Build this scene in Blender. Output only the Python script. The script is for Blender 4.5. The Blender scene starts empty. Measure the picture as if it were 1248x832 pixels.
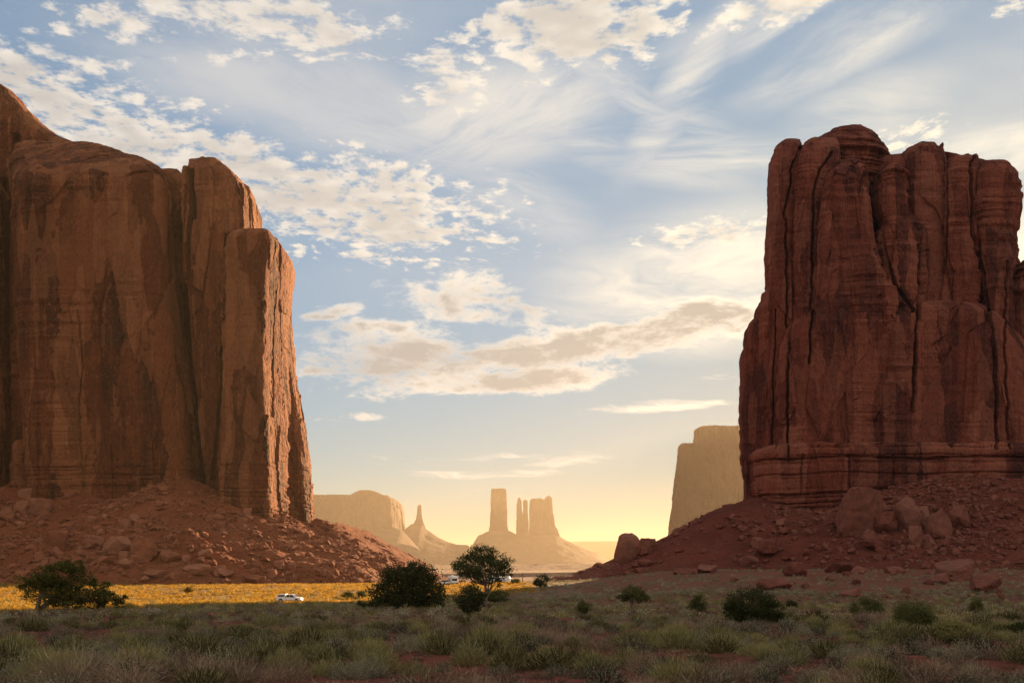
import bpy, bmesh, math, random
import numpy as np
from math import radians, sin, cos, tan, pi, atan2, hypot
from mathutils import Vector, Matrix

SC = bpy.context.scene
COL = SC.collection

# ------------------------------------------------------------------ camera
F = 1213.3            # focal length in photograph pixels (35 mm on a 36 mm gate)
HOR = 690.0           # row of the horizon in the photograph
cam_d = bpy.data.cameras.new('camera')
cam_d.lens = 35; cam_d.sensor_width = 36
cam_d.shift_y = (HOR - 416) / 1248
cam_d.clip_start = 0.5; cam_d.clip_end = 60000
cam = bpy.data.objects.new('camera', cam_d); COL.objects.link(cam)
cam.location = (0, 0, 0); cam.rotation_euler = (radians(90), 0, 0)
SC.camera = cam

# ------------------------------------------------------------------ light
SUN_AZ = radians(24.4)      # to the right of the view axis (+Y)
SUN_EL = radians(11.0)
SUND = Vector((sin(SUN_AZ) * cos(SUN_EL), cos(SUN_AZ) * cos(SUN_EL), sin(SUN_EL)))
sun_d = bpy.data.lights.new('sun', 'SUN'); sun_d.energy = 5.0
sun_d.color = (1.0, 0.67, 0.35); sun_d.angle = radians(0.5)
sun = bpy.data.objects.new('sun', sun_d); COL.objects.link(sun)
sun.rotation_euler = (-SUND).to_track_quat('-Z', 'Y').to_euler()
SKY_STRENGTH = 0.06
SC.view_settings.view_transform = 'Standard'; SC.view_settings.look = 'None'
SC.view_settings.exposure = 2.0; SC.view_settings.gamma = 1
SC.render.film_transparent = False
cy = SC.cycles
cy.use_denoising = True; cy.denoising_prefilter = 'NONE'; cy.denoising_input_passes = 'RGB_ALBEDO_NORMAL'
try: cy.denoiser = 'OPENIMAGEDENOISE'
except Exception: pass
cy.max_bounces = 5; cy.diffuse_bounces = 3; cy.glossy_bounces = 2; cy.transmission_bounces = 3
cy.volume_bounces = 0; cy.transparent_max_bounces = 8
cy.sample_clamp_indirect = 4.0
cy.use_adaptive_sampling = True; cy.adaptive_threshold = 0.01

# ------------------------------------------------------------------ node helpers
class S:
    """a socket with arithmetic"""
    def __init__(s, t, o): s.t = t; s.o = o
    def m(s, op, b=None, c=None, clamp=False):
        n = s.t.nodes.new('ShaderNodeMath'); n.operation = op; n.use_clamp = clamp
        put(s.t, s, n.inputs[0])
        if b is not None: put(s.t, b, n.inputs[1])
        if c is not None: put(s.t, c, n.inputs[2])
        return S(s.t, n.outputs[0])
    def __add__(s, b): return s.m('ADD', b)
    def __radd__(s, b): return s.m('ADD', b)
    def __mul__(s, b): return s.m('MULTIPLY', b)
    def __rmul__(s, b): return s.m('MULTIPLY', b)
    def __sub__(s, b): return s.m('SUBTRACT', b)
    def __rsub__(s, b): return S.m(const(s.t, b), 'SUBTRACT', s)
    def __truediv__(s, b): return s.m('DIVIDE', b)
    def __rtruediv__(s, b): return S.m(const(s.t, b), 'DIVIDE', s)
    def max(s, b): return s.m('MAXIMUM', b)
    def min(s, b): return s.m('MINIMUM', b)
    def pow(s, b): return s.m('POWER', b)
    def step(s, a, b):
        n = s.t.nodes.new('ShaderNodeMapRange'); n.interpolation_type = 'SMOOTHSTEP'
        put(s.t, s, n.inputs['Value']); n.inputs['From Min'].default_value = a; n.inputs['From Max'].default_value = b
        return S(s.t, n.outputs[0])
def const(t, v):
    n = t.nodes.new('ShaderNodeValue'); n.outputs[0].default_value = v; return S(t, n.outputs[0])
def put(t, v, inp):
    if isinstance(v, S): t.links.new(v.o, inp)
    elif isinstance(v, (tuple, list)): inp.default_value = tuple(v) + ((1.0,) if len(v) == 3 and len(inp.default_value) == 4 else ())
    else: inp.default_value = v
def vec(t, x, y, z=0.0):
    n = t.nodes.new('ShaderNodeCombineXYZ')
    for i, v in enumerate((x, y, z)): put(t, v, n.inputs[i])
    return S(t, n.outputs[0])
def sep(t, v):
    n = t.nodes.new('ShaderNodeSeparateXYZ'); put(t, v, n.inputs[0]); return [S(t, o) for o in n.outputs]
def noise(t, v, scale=1.0, detail=4, rough=0.5, dist=0.0, color=False):
    n = t.nodes.new('ShaderNodeTexNoise'); put(t, v, n.inputs['Vector'])
    n.inputs['Scale'].default_value = scale; n.inputs['Detail'].default_value = detail
    n.inputs['Roughness'].default_value = rough; n.inputs['Distortion'].default_value = dist
    return S(t, n.outputs['Color' if color else 'Fac'])
def voro(t, v, scale=1.0, feat='F1', out='Distance', smooth=None):
    n = t.nodes.new('ShaderNodeTexVoronoi'); n.feature = feat; put(t, v, n.inputs['Vector'])
    n.inputs['Scale'].default_value = scale
    if smooth is not None: n.inputs['Smoothness'].default_value = smooth
    return S(t, n.outputs[out])
def mix(t, f, a, b, mode='MIX'):
    n = t.nodes.new('ShaderNodeMix'); n.data_type = 'RGBA'; n.blend_type = mode
    put(t, f, n.inputs[0]); put(t, a, n.inputs[6]); put(t, b, n.inputs[7])
    return S(t, n.outputs[2])
def mulv(t, v, xyz):
    n = t.nodes.new('ShaderNodeVectorMath'); n.operation = 'MULTIPLY'
    put(t, v, n.inputs[0]); n.inputs[1].default_value = xyz; return S(t, n.outputs[0])
def attr(t, name):
    n = t.nodes.new('ShaderNodeAttribute'); n.attribute_name = name; return S(t, n.outputs['Fac'])
def objrand(t):
    n = t.nodes.new('ShaderNodeObjectInfo'); return S(t, n.outputs['Random'])
def pos(t):
    n = t.nodes.new('ShaderNodeNewGeometry'); return S(t, n.outputs['Position'])
def new_mat(name):
    m = bpy.data.materials.new(name); m.use_nodes = True
    t = m.node_tree; t.nodes.clear()
    o = t.nodes.new('ShaderNodeOutputMaterial')
    return m, t, o
def bsdf(t, col, rough=0.9, metal=0.0, spec=0.3):
    n = t.nodes.new('ShaderNodeBsdfPrincipled')
    put(t, col, n.inputs['Base Color']); put(t, rough, n.inputs['Roughness']); n.inputs['Metallic'].default_value = metal
    n.inputs['Specular IOR Level'].default_value = spec
    return n
def bump(t, h, dist, strength=1.0):
    n = t.nodes.new('ShaderNodeBump'); put(t, h, n.inputs['Height']); n.inputs['Distance'].default_value = dist
    n.inputs['Strength'].default_value = strength
    return n.outputs[0]
# ------------------------------------------------------------------ sky: Nishita air with cloud layers looked up by direction
W = bpy.data.worlds.new('World'); SC.world = W; W.use_nodes = True
def build_sky():
    t = W.node_tree; t.nodes.clear()
    out = t.nodes.new('ShaderNodeOutputWorld'); bg = t.nodes.new('ShaderNodeBackground')
    t.links.new(bg.outputs[0], out.inputs[0]); bg.inputs[1].default_value = SKY_STRENGTH
    sky = t.nodes.new('ShaderNodeTexSky'); sky.sky_type = 'NISHITA'; sky.sun_disc = False
    sky.sun_elevation = SUN_EL; sky.sun_rotation = SUN_AZ
    sky.altitude = 1600; sky.air_density = 1.0; sky.dust_density = 0.9; sky.ozone_density = 2.0
    tc = t.nodes.new('ShaderNodeTexCoord'); D = S(t, tc.outputs['Generated'])
    x, y, z = sep(t, D)
    yy = y.max(0.04); gx = x / yy; gz = z / yy           # bearing and height of the direction as tangents
    zz = z.max(0.0) + 0.07
    u = x / zz; v = y / zz                                # where the ray meets a flat cloud layer
    UV = vec(t, u, v)
    front = y.step(0.05, 0.25)
    def blob(px, py, rx, ry, rot=0.0, soft=0.75, amt=1.0):
        cx = (px - 624) / 1213; cz = (690 - py) / 1213
        ca, sa = cos(radians(rot)), sin(radians(rot))
        dx = gx - cx; dz = gz - cz
        a = (dx * ca + dz * sa) * (1213 / rx); b = (dz * ca - dx * sa) * (1213 / ry)
        r = (a * a + b * b).m('SQRT')
        return (1.0 - r.step(1 - soft, 1 + soft * 0.6)) * amt
    def union(bs):
        r = bs[0]
        for b in bs[1:]: r = r.max(b)
        return r
    warp = noise(t, UV, 1.6, 3, 0.5, color=True)
    wx, wy, wz = sep(t, warp)
    # 1. altocumulus: small puffs in patches
    m1 = union([blob(120, 150, 260, 70, -18), blob(420, 245, 235, 68, -8), blob(300, 215, 150, 60, -20), blob(260, 25, 260, 48, -4, amt=.85), blob(40, 105, 130, 50, amt=.9),
                blob(700, 35, 200, 60, 10, amt=1.0), blob(570, 65, 90, 60, 40, amt=.9), blob(930, 10, 110, 26, 12, amt=.9), blob(860, 285, 100, 22, 8, amt=.75),
                blob(1230, 10, 30, 14, 0, amt=.6), blob(1110, 165, 60, 22, 12, amt=.75), blob(440, 310, 40, 12, 0, amt=.7), blob(360, 305, 40, 16, 0, amt=.7)])
    p1 = vec(t, u + (wx - 0.5) * 0.16, v + (wy - 0.5) * 0.16)
    n1a = noise(t, p1, 25, 3.0, 0.5); n1b = noise(t, p1, 5.0, 4, 0.55); n1c = noise(t, p1, 80, 5, 0.65)
    pv = 1.0 - voro(t, p1, 24, 'SMOOTH_F1', smooth=.6)
    n1 = (n1a - .5) * 2.2 + (n1b - .5) * 1.9 + (n1c - .5) * 1.5 + (pv - .62) * 1.1
    d1 = n1 + (m1 * 1.25 - .62)
    a1 = d1.step(-.24, .56) * m1.step(0.0, 0.3)
    th1 = ((n1b - .5) * 2.2 + m1 * 1.1 - .25 + (noise(t, vec(t, u + .012, v + .03 + (wy - .5) * .16), 21, 2.0, .45) - .5) * 1.2).step(.15, 1.25)
    # 2. cirrus: combed fibres
    def fibres(rot, sx, sz, scale, seed):
        ca, sa = cos(radians(rot)), sin(radians(rot))
        a = gx * ca + gz * sa; b = gz * ca - gx * sa
        q = vec(t, a * sx + (wx - 0.5) * 0.5 + seed, b * sz + (wy - 0.5) * 1.1, wz * 0.6)
        return noise(t, q, scale, 6, 0.62, 0.35)
    f1 = fibres(22, 2.0, 9.0, 1.6, 3.1); f2 = fibres(-16, 2.0, 9.0, 1.7, 9.2); f3 = fibres(4, 1.6, 11.0, 1.7, 5.7)
    mA = union([blob(1040, 50, 150, 36, 28), blob(835, 105, 120, 30, 55), blob(600, 140, 190, 70, 10, amt=.75), blob(1000, 20, 200, 40, 15, amt=.8)])
    mB = union([blob(740, 185, 150, 24, -14), blob(790, 115, 120, 32, -24), blob(500, 150, 220, 60, -6, amt=.55), blob(610, 225, 130, 40, -30, amt=.5), blob(330, 100, 230, 60, -10, amt=.5)])
    mC = union([blob(870, 190, 110, 24, 2, amt=.8), blob(850, 330, 180, 70, 12, amt=1.0), blob(905, 385, 130, 40, 10, amt=1.1), blob(1210, 190, 110, 40, 12, amt=.8), blob(1060, 130, 100, 40, 20, amt=.5), blob(1240, 290, 50, 50, 0, amt=1.0)])
    a2 = (f1.step(0.30, 0.68) * mA).max(f2.step(0.30, 0.68) * mB).max(f3.step(0.30, 0.64) * mC) * 0.92
    veil = noise(t, vec(t, gx * 1.5, gz * 4.0, 2.2), 1.4, 4, 0.55).step(0.35, 0.8) * gz.step(0.18, 0.42) * 0.34
    # 3. stratocumulus band with grey bellies
    m3 = union([blob(650, 426, 310, 34, 7, amt=1.08), blob(450, 440, 210, 46, 2, amt=1.08), blob(590, 370, 150, 36, -11, amt=.9), blob(560, 345, 70, 16, 6, amt=.7), blob(820, 398, 140, 34, 9, amt=.95),
                blob(430, 408, 120, 22, 3, amt=.8), blob(600, 463, 240, 22, 4, amt=.9), blob(395, 383, 50, 11, 10, amt=.8), blob(480, 348, 40, 8, 4, amt=.6), blob(430, 508, 70, 8, 2, amt=.62)])
    q3 = vec(t, gx * 1.0 + (wx - 0.5) * 0.05, gz * 2.3 + (wy - 0.5) * 0.05, 4.0)
    n3a = noise(t, q3, 8, 9, 0.64, 0.35); n3b = noise(t, q3, 30, 6, 0.65)
    n3 = (n3a - .5) * 3.0 + (n3b - .5) * 1.5
    d3 = n3 * 1.35 + (m3 * 1.3 - .74)
    a3 = d3.step(-.14, .62) * m3.step(0.0, 0.3)
    q3u = vec(t, gx * 1.0 + (wx - 0.5) * 0.05 + .010, gz * 2.3 + (wy - 0.5) * 0.05 + .035, 4.0)
    n3u = (noise(t, q3u, 9, 4, 0.55, 0.25) - .5) * 2.6
    th3 = (d3 * .75 + n3u * .45 + (m3 - .5) * .35).step(.15, .85)
    # 4. thin bars low down
    m4 = union([blob(800, 493, 120, 12, 3), blob(880, 460, 50, 8, 2, amt=.9), blob(620, 560, 300, 13, 0, amt=.8), blob(600, 578, 230, 9, 0, amt=.7), blob(640, 533, 60, 4, 0, amt=.6), blob(430, 510, 80, 9, 1, amt=.65)])
    q4 = vec(t, gx * 5.0 + (wx - .5) * .6, gz * 40.0 + (wy - .5) * 1.5, 7.0)
    n4 = (noise(t, q4, 1.7, 7, 0.62, 0.3) - .5) * 2.0 + .5
    a4 = (n4 - (1.02 - m4 * 0.72)).step(0.0, 0.5) * m4.step(0.0, 0.4) * 0.85
    # elsewhere in the sky (behind and above): unseen bright cloud cover, added to lift the shaded foreground
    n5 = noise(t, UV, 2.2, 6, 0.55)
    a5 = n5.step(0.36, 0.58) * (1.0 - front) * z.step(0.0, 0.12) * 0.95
    # colours: thin cloud is lit through and bright, thick cloud is grey; all of it warmer and brighter towards the sun
    dot = t.nodes.new('ShaderNodeVectorMath'); dot.operation = 'DOT_PRODUCT'
    put(t, D, dot.inputs[0]); dot.inputs[1].default_value = SUND
    near = S(t, dot.outputs['Value']).max(0.0)
    glow = near.pow(10.0)
    g1 = near.pow(40.0)
    lit = mix(t, glow, CLOUD_FAR, CLOUD_NEAR)
    grey = mix(t, glow, CLOUD_GREY_FAR, CLOUD_GREY_NEAR)
    c1 = mix(t, th1 * 0.6, lit, grey); c3 = mix(t, th3 * .92, lit, grey)
    air = S(t, sky.outputs[0])
    hs = t.nodes.new('ShaderNodeHueSaturation'); put(t, air, hs.inputs['Color']); hs.inputs['Saturation'].default_value = SKY_SAT
    hs.inputs['Value'].default_value = SKY_VAL
    air = S(t, hs.outputs[0])
    lum = sep(t, air); lu = lum[0] * .3 + lum[1] * .5 + lum[2] * .2
    k = 1.0 / (1.0 + (lu / SHOULDER).pow(1.5)).pow(0.6667)
    kk = t.nodes.new('ShaderNodeVectorMath'); kk.operation = 'SCALE'; put(t, air, kk.inputs[0]); put(t, k, kk.inputs['Scale'])
    air = mix(t, 1.0, S(t, kk.outputs[0]), SKY_TINT, 'MULTIPLY')
    c = mix(t, veil, air, lit)
    c = mix(t, a2, c, lit)
    c = mix(t, a5, c, CLOUD_BACK_FILL)
    c = mix(t, a4 , c, lit)
    c = mix(t, a1 * 0.95, c, c1)
    c = mix(t, a3 * 0.97, c, c3)
    put(t, c, bg.inputs[0])
CLOUD_FAR = (3.8, 3.5, 3.1); CLOUD_NEAR = (5.4, 4.8, 3.7)
CLOUD_GREY_FAR = (1.85, 1.78, 1.72); CLOUD_GREY_NEAR = (2.1, 1.88, 1.58)
CLOUD_BACK_FILL = (4.4, 3.8, 3.2)
SHOULDER = 2.3; SKY_TINT = (0.90, 1.03, 1.0)
SKY_SAT = 0.86; SKY_VAL = 1.0
build_sky()
try:
    W.cycles.sampling_method = 'MANUAL'; W.cycles.sample_map_resolution = 1024
except Exception: pass
# ------------------------------------------------------------------ numeric noise
def _hash(ix, iy, iz, seed=0):
    h = (ix.astype(np.int64) * 374761393 + iy.astype(np.int64) * 668265263 + iz.astype(np.int64) * 1274126177 + seed * 974711) & 0xffffffff
    h = ((h ^ (h >> 13)) * 1274126177) & 0xffffffff
    h = ((h ^ (h >> 16)) * 2246822519) & 0xffffffff
    return h ^ (h >> 15)
_G = np.array([(1,1,0),(-1,1,0),(1,-1,0),(-1,-1,0),(1,0,1),(-1,0,1),(1,0,-1),(-1,0,-1),(0,1,1),(0,-1,1),(0,1,-1),(0,-1,-1)], float)
def perlin(x, y, z, seed=0):
    x, y, z = np.broadcast_arrays(np.asarray(x, float), np.asarray(y, float), np.asarray(z, float))
    xi, yi, zi = np.floor(x).astype(np.int64), np.floor(y).astype(np.int64), np.floor(z).astype(np.int64)
    xf, yf, zf = x - xi, y - yi, z - zi
    f = lambda t: t * t * t * (t * (t * 6 - 15) + 10)
    u, v, w = f(xf), f(yf), f(zf)
    r = 0
    for a in (0, 1):
        for b in (0, 1):
            for c in (0, 1):
                g = _G[_hash(xi + a, yi + b, zi + c, seed) % 12]
                d = g[..., 0] * (xf - a) + g[..., 1] * (yf - b) + g[..., 2] * (zf - c)
                r = r + d * (u if a else 1 - u) * (v if b else 1 - v) * (w if c else 1 - w)
    return r
def fbm(x, y, z, octs=4, seed=0, gain=0.5, lac=2.03):
    r = 0; a = 1.0; s = 1.0
    for i in range(octs):
        r = r + a * perlin(x * s, y * s, z * s, seed + i * 7); a *= gain; s *= lac
    return r
def worley(x, y, z, seed=0):
    """nearest cell: returns distance, second distance, id hash, offset from the cell's centre"""
    xi, yi, zi = np.floor(x).astype(np.int64), np.floor(y).astype(np.int64), np.floor(z).astype(np.int64)
    f1 = np.full(x.shape, 9.0); f2 = np.full(x.shape, 9.0); hid = np.zeros(x.shape, np.int64)
    ox = np.zeros(x.shape); oy = np.zeros(x.shape); oz = np.zeros(x.shape)
    for a in (-1, 0, 1):
        for b in (-1, 0, 1):
            for c in (-1, 0, 1):
                h = _hash(xi + a, yi + b, zi + c, seed)
                px = xi + a + (h & 1023) / 1023.0; py = yi + b + ((h >> 10) & 1023) / 1023.0; pz = zi + c + ((h >> 20) & 1023) / 1023.0
                dx, dy, dz = x - px, y - py, z - pz
                d = np.sqrt(dx * dx + dy * dy + dz * dz)
                n = d < f1
                f2 = np.where(n, f1, np.minimum(f2, d))
                f1 = np.where(n, d, f1); hid = np.where(n, h, hid)
                ox = np.where(n, dx, ox); oy = np.where(n, dy, oy); oz = np.where(n, dz, oz)
    return f1, f2, hid, ox, oy, oz
def hr(h, k=0):
    return (_hash(h & 0xffffff, h >> 8, h * 0 + k, 17) & 0xffff) / 65535.0 * 2 - 1
def sst(x, a, b):
    t = np.clip((x - a) / (b - a), 0, 1); return t * t * (3 - 2 * t)

# ------------------------------------------------------------------ mesh helpers
def tag(o, label=None, cat=None, group=None, kind=None):
    if label: o['label'] = label
    if cat: o['category'] = cat
    if group: o['group'] = group
    if kind: o['kind'] = kind
    return o
def empty(name, loc, rz=0.0):
    o = bpy.data.objects.new(name, None); COL.objects.link(o); o.location = loc; o.rotation_euler = (0, 0, rz)
    o.empty_display_size = 0.3
    return o
def raw_mesh(name, V, Fq, mat=None, smooth=False, tris=None, attrs=None):
    """mesh from numpy verts, quads (and triangles)"""
    me = bpy.data.meshes.new(name)
    V = np.ascontiguousarray(V, np.float32)
    me.vertices.add(len(V)); me.vertices.foreach_set('co', V.ravel())
    idx = []; st = []; tot = []; k = 0
    if Fq is not None and len(Fq):
        Fq = np.asarray(Fq, np.int32); idx.append(Fq.ravel()); st.append(np.arange(len(Fq)) * 4); tot.append(np.full(len(Fq), 4)); k = Fq.size
    if tris is not None and len(tris):
        tr = np.asarray(tris, np.int32); idx.append(tr.ravel()); st.append(k + np.arange(len(tr)) * 3); tot.append(np.full(len(tr), 3))
    idx = np.concatenate(idx); st = np.concatenate(st); tot = np.concatenate(tot)
    me.loops.add(len(idx)); me.loops.foreach_set('vertex_index', idx.astype(np.int32))
    me.polygons.add(len(st)); me.polygons.foreach_set('loop_start', st.astype(np.int32)); me.polygons.foreach_set('loop_total', tot.astype(np.int32))
    me.polygons.foreach_set('use_smooth', np.full(len(st), bool(smooth)))
    if attrs:
        for n, a in attrs.items():
            at = me.attributes.new(n, 'FLOAT', 'POINT'); at.data.foreach_set('value', np.ascontiguousarray(a, np.float32))
    me.update(calc_edges=True)
    if mat: me.materials.append(mat)
    return me
def link(name, me, parent=None, loc=None):
    o = bpy.data.objects.new(name, me); COL.objects.link(o)
    if parent is not None: o.parent = parent
    if loc is not None: o.location = loc
    return o
def at(px, py, Y):
    return Vector(((px - 624) / F * Y, Y, (HOR - py) / F * Y))

# ------------------------------------------------------------------ the lie of the land
def smin0(v, k): # soft max(v,0)
    return 0.5 * (v + np.sqrt(v * v + k * k))
GY = [0, 25, 60, 115, 186, 215, 325, 420, 520, 700, 20000]
GZ = [-1.75, -2.9, -3.85, -5.25, -6.95, -7.25, -6.0, -6.6, -8.6, -10, -10]
def base_z(X, Y):
    X = np.asarray(X, float); Y = np.asarray(Y, float)
    R = np.hypot(X * 0.35, Y) * np.where(Y < 0, 0.2, 1)
    z = np.interp(R, GY, GZ)
    z = z + 5.0 * sst(X / np.maximum(Y, 1), .03, .2) * sst(Y, 110, 360) * (1 - sst(Y, 700, 1200))
    z = z + 0.16 * fbm(X / 9, Y / 9, 0.3, 3, 5) * sst(R, 6, 20) + 0.45 * fbm(X / 60, Y / 60, 0.7, 2, 8) * sst(R, 40, 110)
    return z
def seg_dist(X, Y, a, b, sy=1.0):
    ax, ay = a; bx, by = b
    dx, dy = bx - ax, by - ay
    t = np.clip(((X - ax) * dx + (Y - ay) * dy) / (dx * dx + dy * dy + 1e-9), 0, 1)
    ex, ey = X - ax - t * dx, Y - ay - t * dy
    return np.hypot(ex, ey * sy), t
def smax(a, b, k=4.0):
    h = np.clip(0.5 + 0.5 * (a - b) / k, 0, 1)
    return b + (a - b) * h + k * h * (1 - h)
def talus_left(X, Y):
    n = fbm(X / 30, Y / 30, 1.1, 3, 21)
    def cone(cx, cy, h, sl): return h - sl * np.hypot(X - cx, (Y - cy)) * (1 + 0.12 * n)
    z = cone(-150, 452, 41, 0.415)
    z = smax(z, cone(-232, 455, 37, 0.40)); z = smax(z, cone(-325, 455, 38, 0.42)); z = smax(z, cone(-195, 455, 35, 0.40))
    d, t = seg_dist(X, Y, (-92, 468), (-94, 640)); z = smax(z, 22.5 + 2 * n - 0.56 * d, 3)
    d, t = seg_dist(X, Y, (-420, 455), (-140, 455)); z = smax(z, 30 - 0.40 * d, 3)
    z = smax(z, 13 - 0.5 * np.hypot(X + 122, Y - 372) + 2 * n, 3)
    z = z + 0.9 * n + 0.55 * fbm(X / 7, Y / 7, 2.0, 4, 33, 0.6)
    return z
PR_D = [0, 23, 43, 56, 70, 85, 109, 130, 170]
PR_Z = [35, 27, 15.5, 9, 2.0, -3.0, -8.3, -10.5, -13]
def talus_right(X, Y):
    n = fbm(X / 34, Y / 34, 5.1, 3, 41)
    d, t = seg_dist(X, Y, (121, 497), (420, 492), 1.0)
    fr = sst(497 - Y, 0, 60) * sst(X, 90, 150)
    d = d * (1 - 0.36 * fr)
    d2, _ = seg_dist(X, Y, (121, 497), (150, 720)); d = np.minimum(d, d2)
    z = np.interp(d * (1 + 0.10 * n), PR_D, PR_Z)
    z = z + 12 * np.exp(-((X - 205) / 42) ** 2 - ((Y - 470) / 40) ** 2) + 9 * sst(X, 190, 260) * np.exp(-((Y - 490) / 60) ** 2)
    z = z - 6 * np.exp(-((X - 152) / 22) ** 2 - ((Y - 490) / 30) ** 2)
    z = z + 0.9 * n * sst(z, -8, 2) + 0.35 * fbm(X / 6, Y / 6, 3.0, 4, 43, 0.6)
    return z
def land(X, Y):
    X = np.asarray(X, float); Y = np.asarray(Y, float)
    z = base_z(X, Y)
    nearl = (Y > 250) & (Y < 760)
    zl = np.where(nearl & (X < 40), talus_left(X, Y), -99)
    zr = np.where(nearl & (X > -40), talus_right(X, Y), -99)
    return np.maximum(z, np.maximum(zl, zr))
def land1(x, y): return float(land(np.array([x]), np.array([y]))[0])
# ------------------------------------------------------------------ stone and soil materials
def rock_mat(name, a, b, pale, varnish, k=1.0, vs=1.0, far=False, upper=None):
    m, t, o = new_mat(name)
    P = pos(t)
    n1 = noise(t, mulv(t, P, (.022, .022, .016)), 1, 5, 0.6)
    n2 = noise(t, mulv(t, P, (.16, .16, .07)), 1, 6, 0.65)
    st = noise(t, mulv(t, P, (.02, .02, .30)), 1, 6, 0.7, .3)              # beds
    c = mix(t, n1.step(.36, .64), a, b)
    c = mix(t, n2.step(.52, .72) * .5, c, pale)
    c = mix(t, n2.step(.48, .28) * .45, c, varnish)
    c = mix(t, st.step(.52, .70) * .22, c, pale)
    c = mix(t, st.step(.46, .30) * .3, c, varnish)
    h = n2 * .7 + st * .25
    if not far:
        sv = noise(t, mulv(t, P, (.30 * k, .30 * k, .008)), 1, 6, 0.66, 0.5)   # desert varnish hanging in streaks
        sp = noise(t, mulv(t, P, (.075 * k, .075 * k, .011)), 1, 5, 0.6, 0.8)
        sw = noise(t, mulv(t, P, (.8 * k, .8 * k, .016)), 1, 4, 0.65)
        pt = noise(t, mulv(t, P, (.05, .05, .05)), 1, 6, 0.7)
        c = mix(t, (sp.step(.50, .60) * .62) * vs, c, varnish)
        c = mix(t, (sv.step(.50, .60) * pt.step(.36, .56) * .75) * vs, c, varnish)
        c = mix(t, sw.step(.54, .68) * sp.step(.54, .42) * .55, c, pale)
        c = mix(t, sw.step(.47, .36) * .35 * vs, c, varnish)
        c = mix(t, pt.step(.53, .64) * .6, c, a)
        q = sep(t, P); w1 = noise(t, mulv(t, P, (.05, .05, .05)), 1, 5, .65, color=True); w = sep(t, w1)
        pan = voro(t, vec(t, q[0] * .075 + w[0] * .55, q[1] * .075 + w[1] * .55, q[2] * .016 + w[2] * .9), 1, 'F1', 'Color')
        pc = sep(t, pan)
        c = mix(t, pc[0].step(.56, .60) * pt.step(.34, .5) * .48 * vs, c, varnish)
        c = mix(t, pc[1].step(.70, .74) * (.6 if upper else .45), c, pale)
        c = mix(t, pc[2].step(.60, .66) * .5, c, a)
        pan2 = voro(t, vec(t, q[0] * .22 + w[0] * .5, q[1] * .22 + w[1] * .5, q[2] * .04 + w[2] * .8), 1, 'F1', 'Color')
        p2 = sep(t, pan2); c = mix(t, p2[0].step(.62, .68) * .25 * vs, c, varnish); c = mix(t, p2[1].step(.72, .78) * .35, c, pale)
        h = h + pc[0] * .25 + p2[0] * .3
        if upper:      # cross-bedded cap rock above the sheer wall
            up = sep(t, P)[2].step(*upper); xb = noise(t, vec(t, q[0] * .03 + w[0], q[1] * .03 + w[1], q[2] * .38 + w[2] * 2.5), 1, 6, .65)
            c = mix(t, up * xb.step(.50, .64) * .32, c, pale); c = mix(t, up * xb.step(.48, .36) * .34, c, varnish); h = h + up * xb * .8
        crk = voro(t, vec(t, *[q * w for q, w in zip(sep(t, P), (.10, .10, .012))]) , 1, 'DISTANCE_TO_EDGE')
        h = h + sw * .35 - crk.step(.04, 0) * .15
        c = mix(t, crk.step(.014, 0) * .28, c, (.03, .022, .016))
    fg = noise(t, mulv(t, P, (1.1, 1.1, .6)), 1, 6, .75)
    if not far: c = mix(t, fg.step(.50, .70) * .38, c, pale); c = mix(t, fg.step(.48, .32) * .42, c, varnish)
    nn = h + noise(t, P, .6, 7, .7) * .8 + fg * .35
    s = bsdf(t, c, .92, spec=.12)
    t.links.new(bump(t, nn, 1.5, 1.0), s.inputs['Normal'])
    t.links.new(s.outputs[0], o.inputs[0])
    return m
M_LEFT = rock_mat('red_sandstone_left', (.195, .050, .018), (.122, .030, .011), (.40, .155, .064), (.034, .0125, .0075))  # stone of the left butte, its own orange red
M_RIGHT = rock_mat('red_sandstone_dark', (.225, .057, .032), (.145, .036, .022), (.36, .125, .075), (.042, .015, .014), vs=1.0, upper=(105, 160))
M_FAR = rock_mat('far_sandstone', (.15, .065, .04), (.12, .05, .03), (.18, .085, .055), (.075, .034, .026), far=True)
def boulder_mat(name, a, b, pale=(.44, .21, .13)):
    m, t, o = new_mat(name); P = pos(t); r = objrand(t)
    n = noise(t, P, .35, 5, .6); st = noise(t, mulv(t, P, (.1, .25, 1.1)), 1, 4, .6)
    c = mix(t, n.step(.3, .7), a, b); c = mix(t, r * .4, c, pale); c = mix(t, st.step(.55, .75) * .4, c, (.16, .07, .05))
    s = bsdf(t, c, .93, spec=.12); t.links.new(bump(t, n + noise(t, P, 1.8, 6, .7) * .8 + st * .4, .55, 1.0), s.inputs['Normal'])
    t.links.new(s.outputs[0], o.inputs[0]); return m
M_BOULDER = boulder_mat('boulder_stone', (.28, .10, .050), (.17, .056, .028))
M_BOULDER_R = boulder_mat('boulder_stone_dark', (.21, .065, .042), (.105, .032, .023), (.34, .16, .11))
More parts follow.
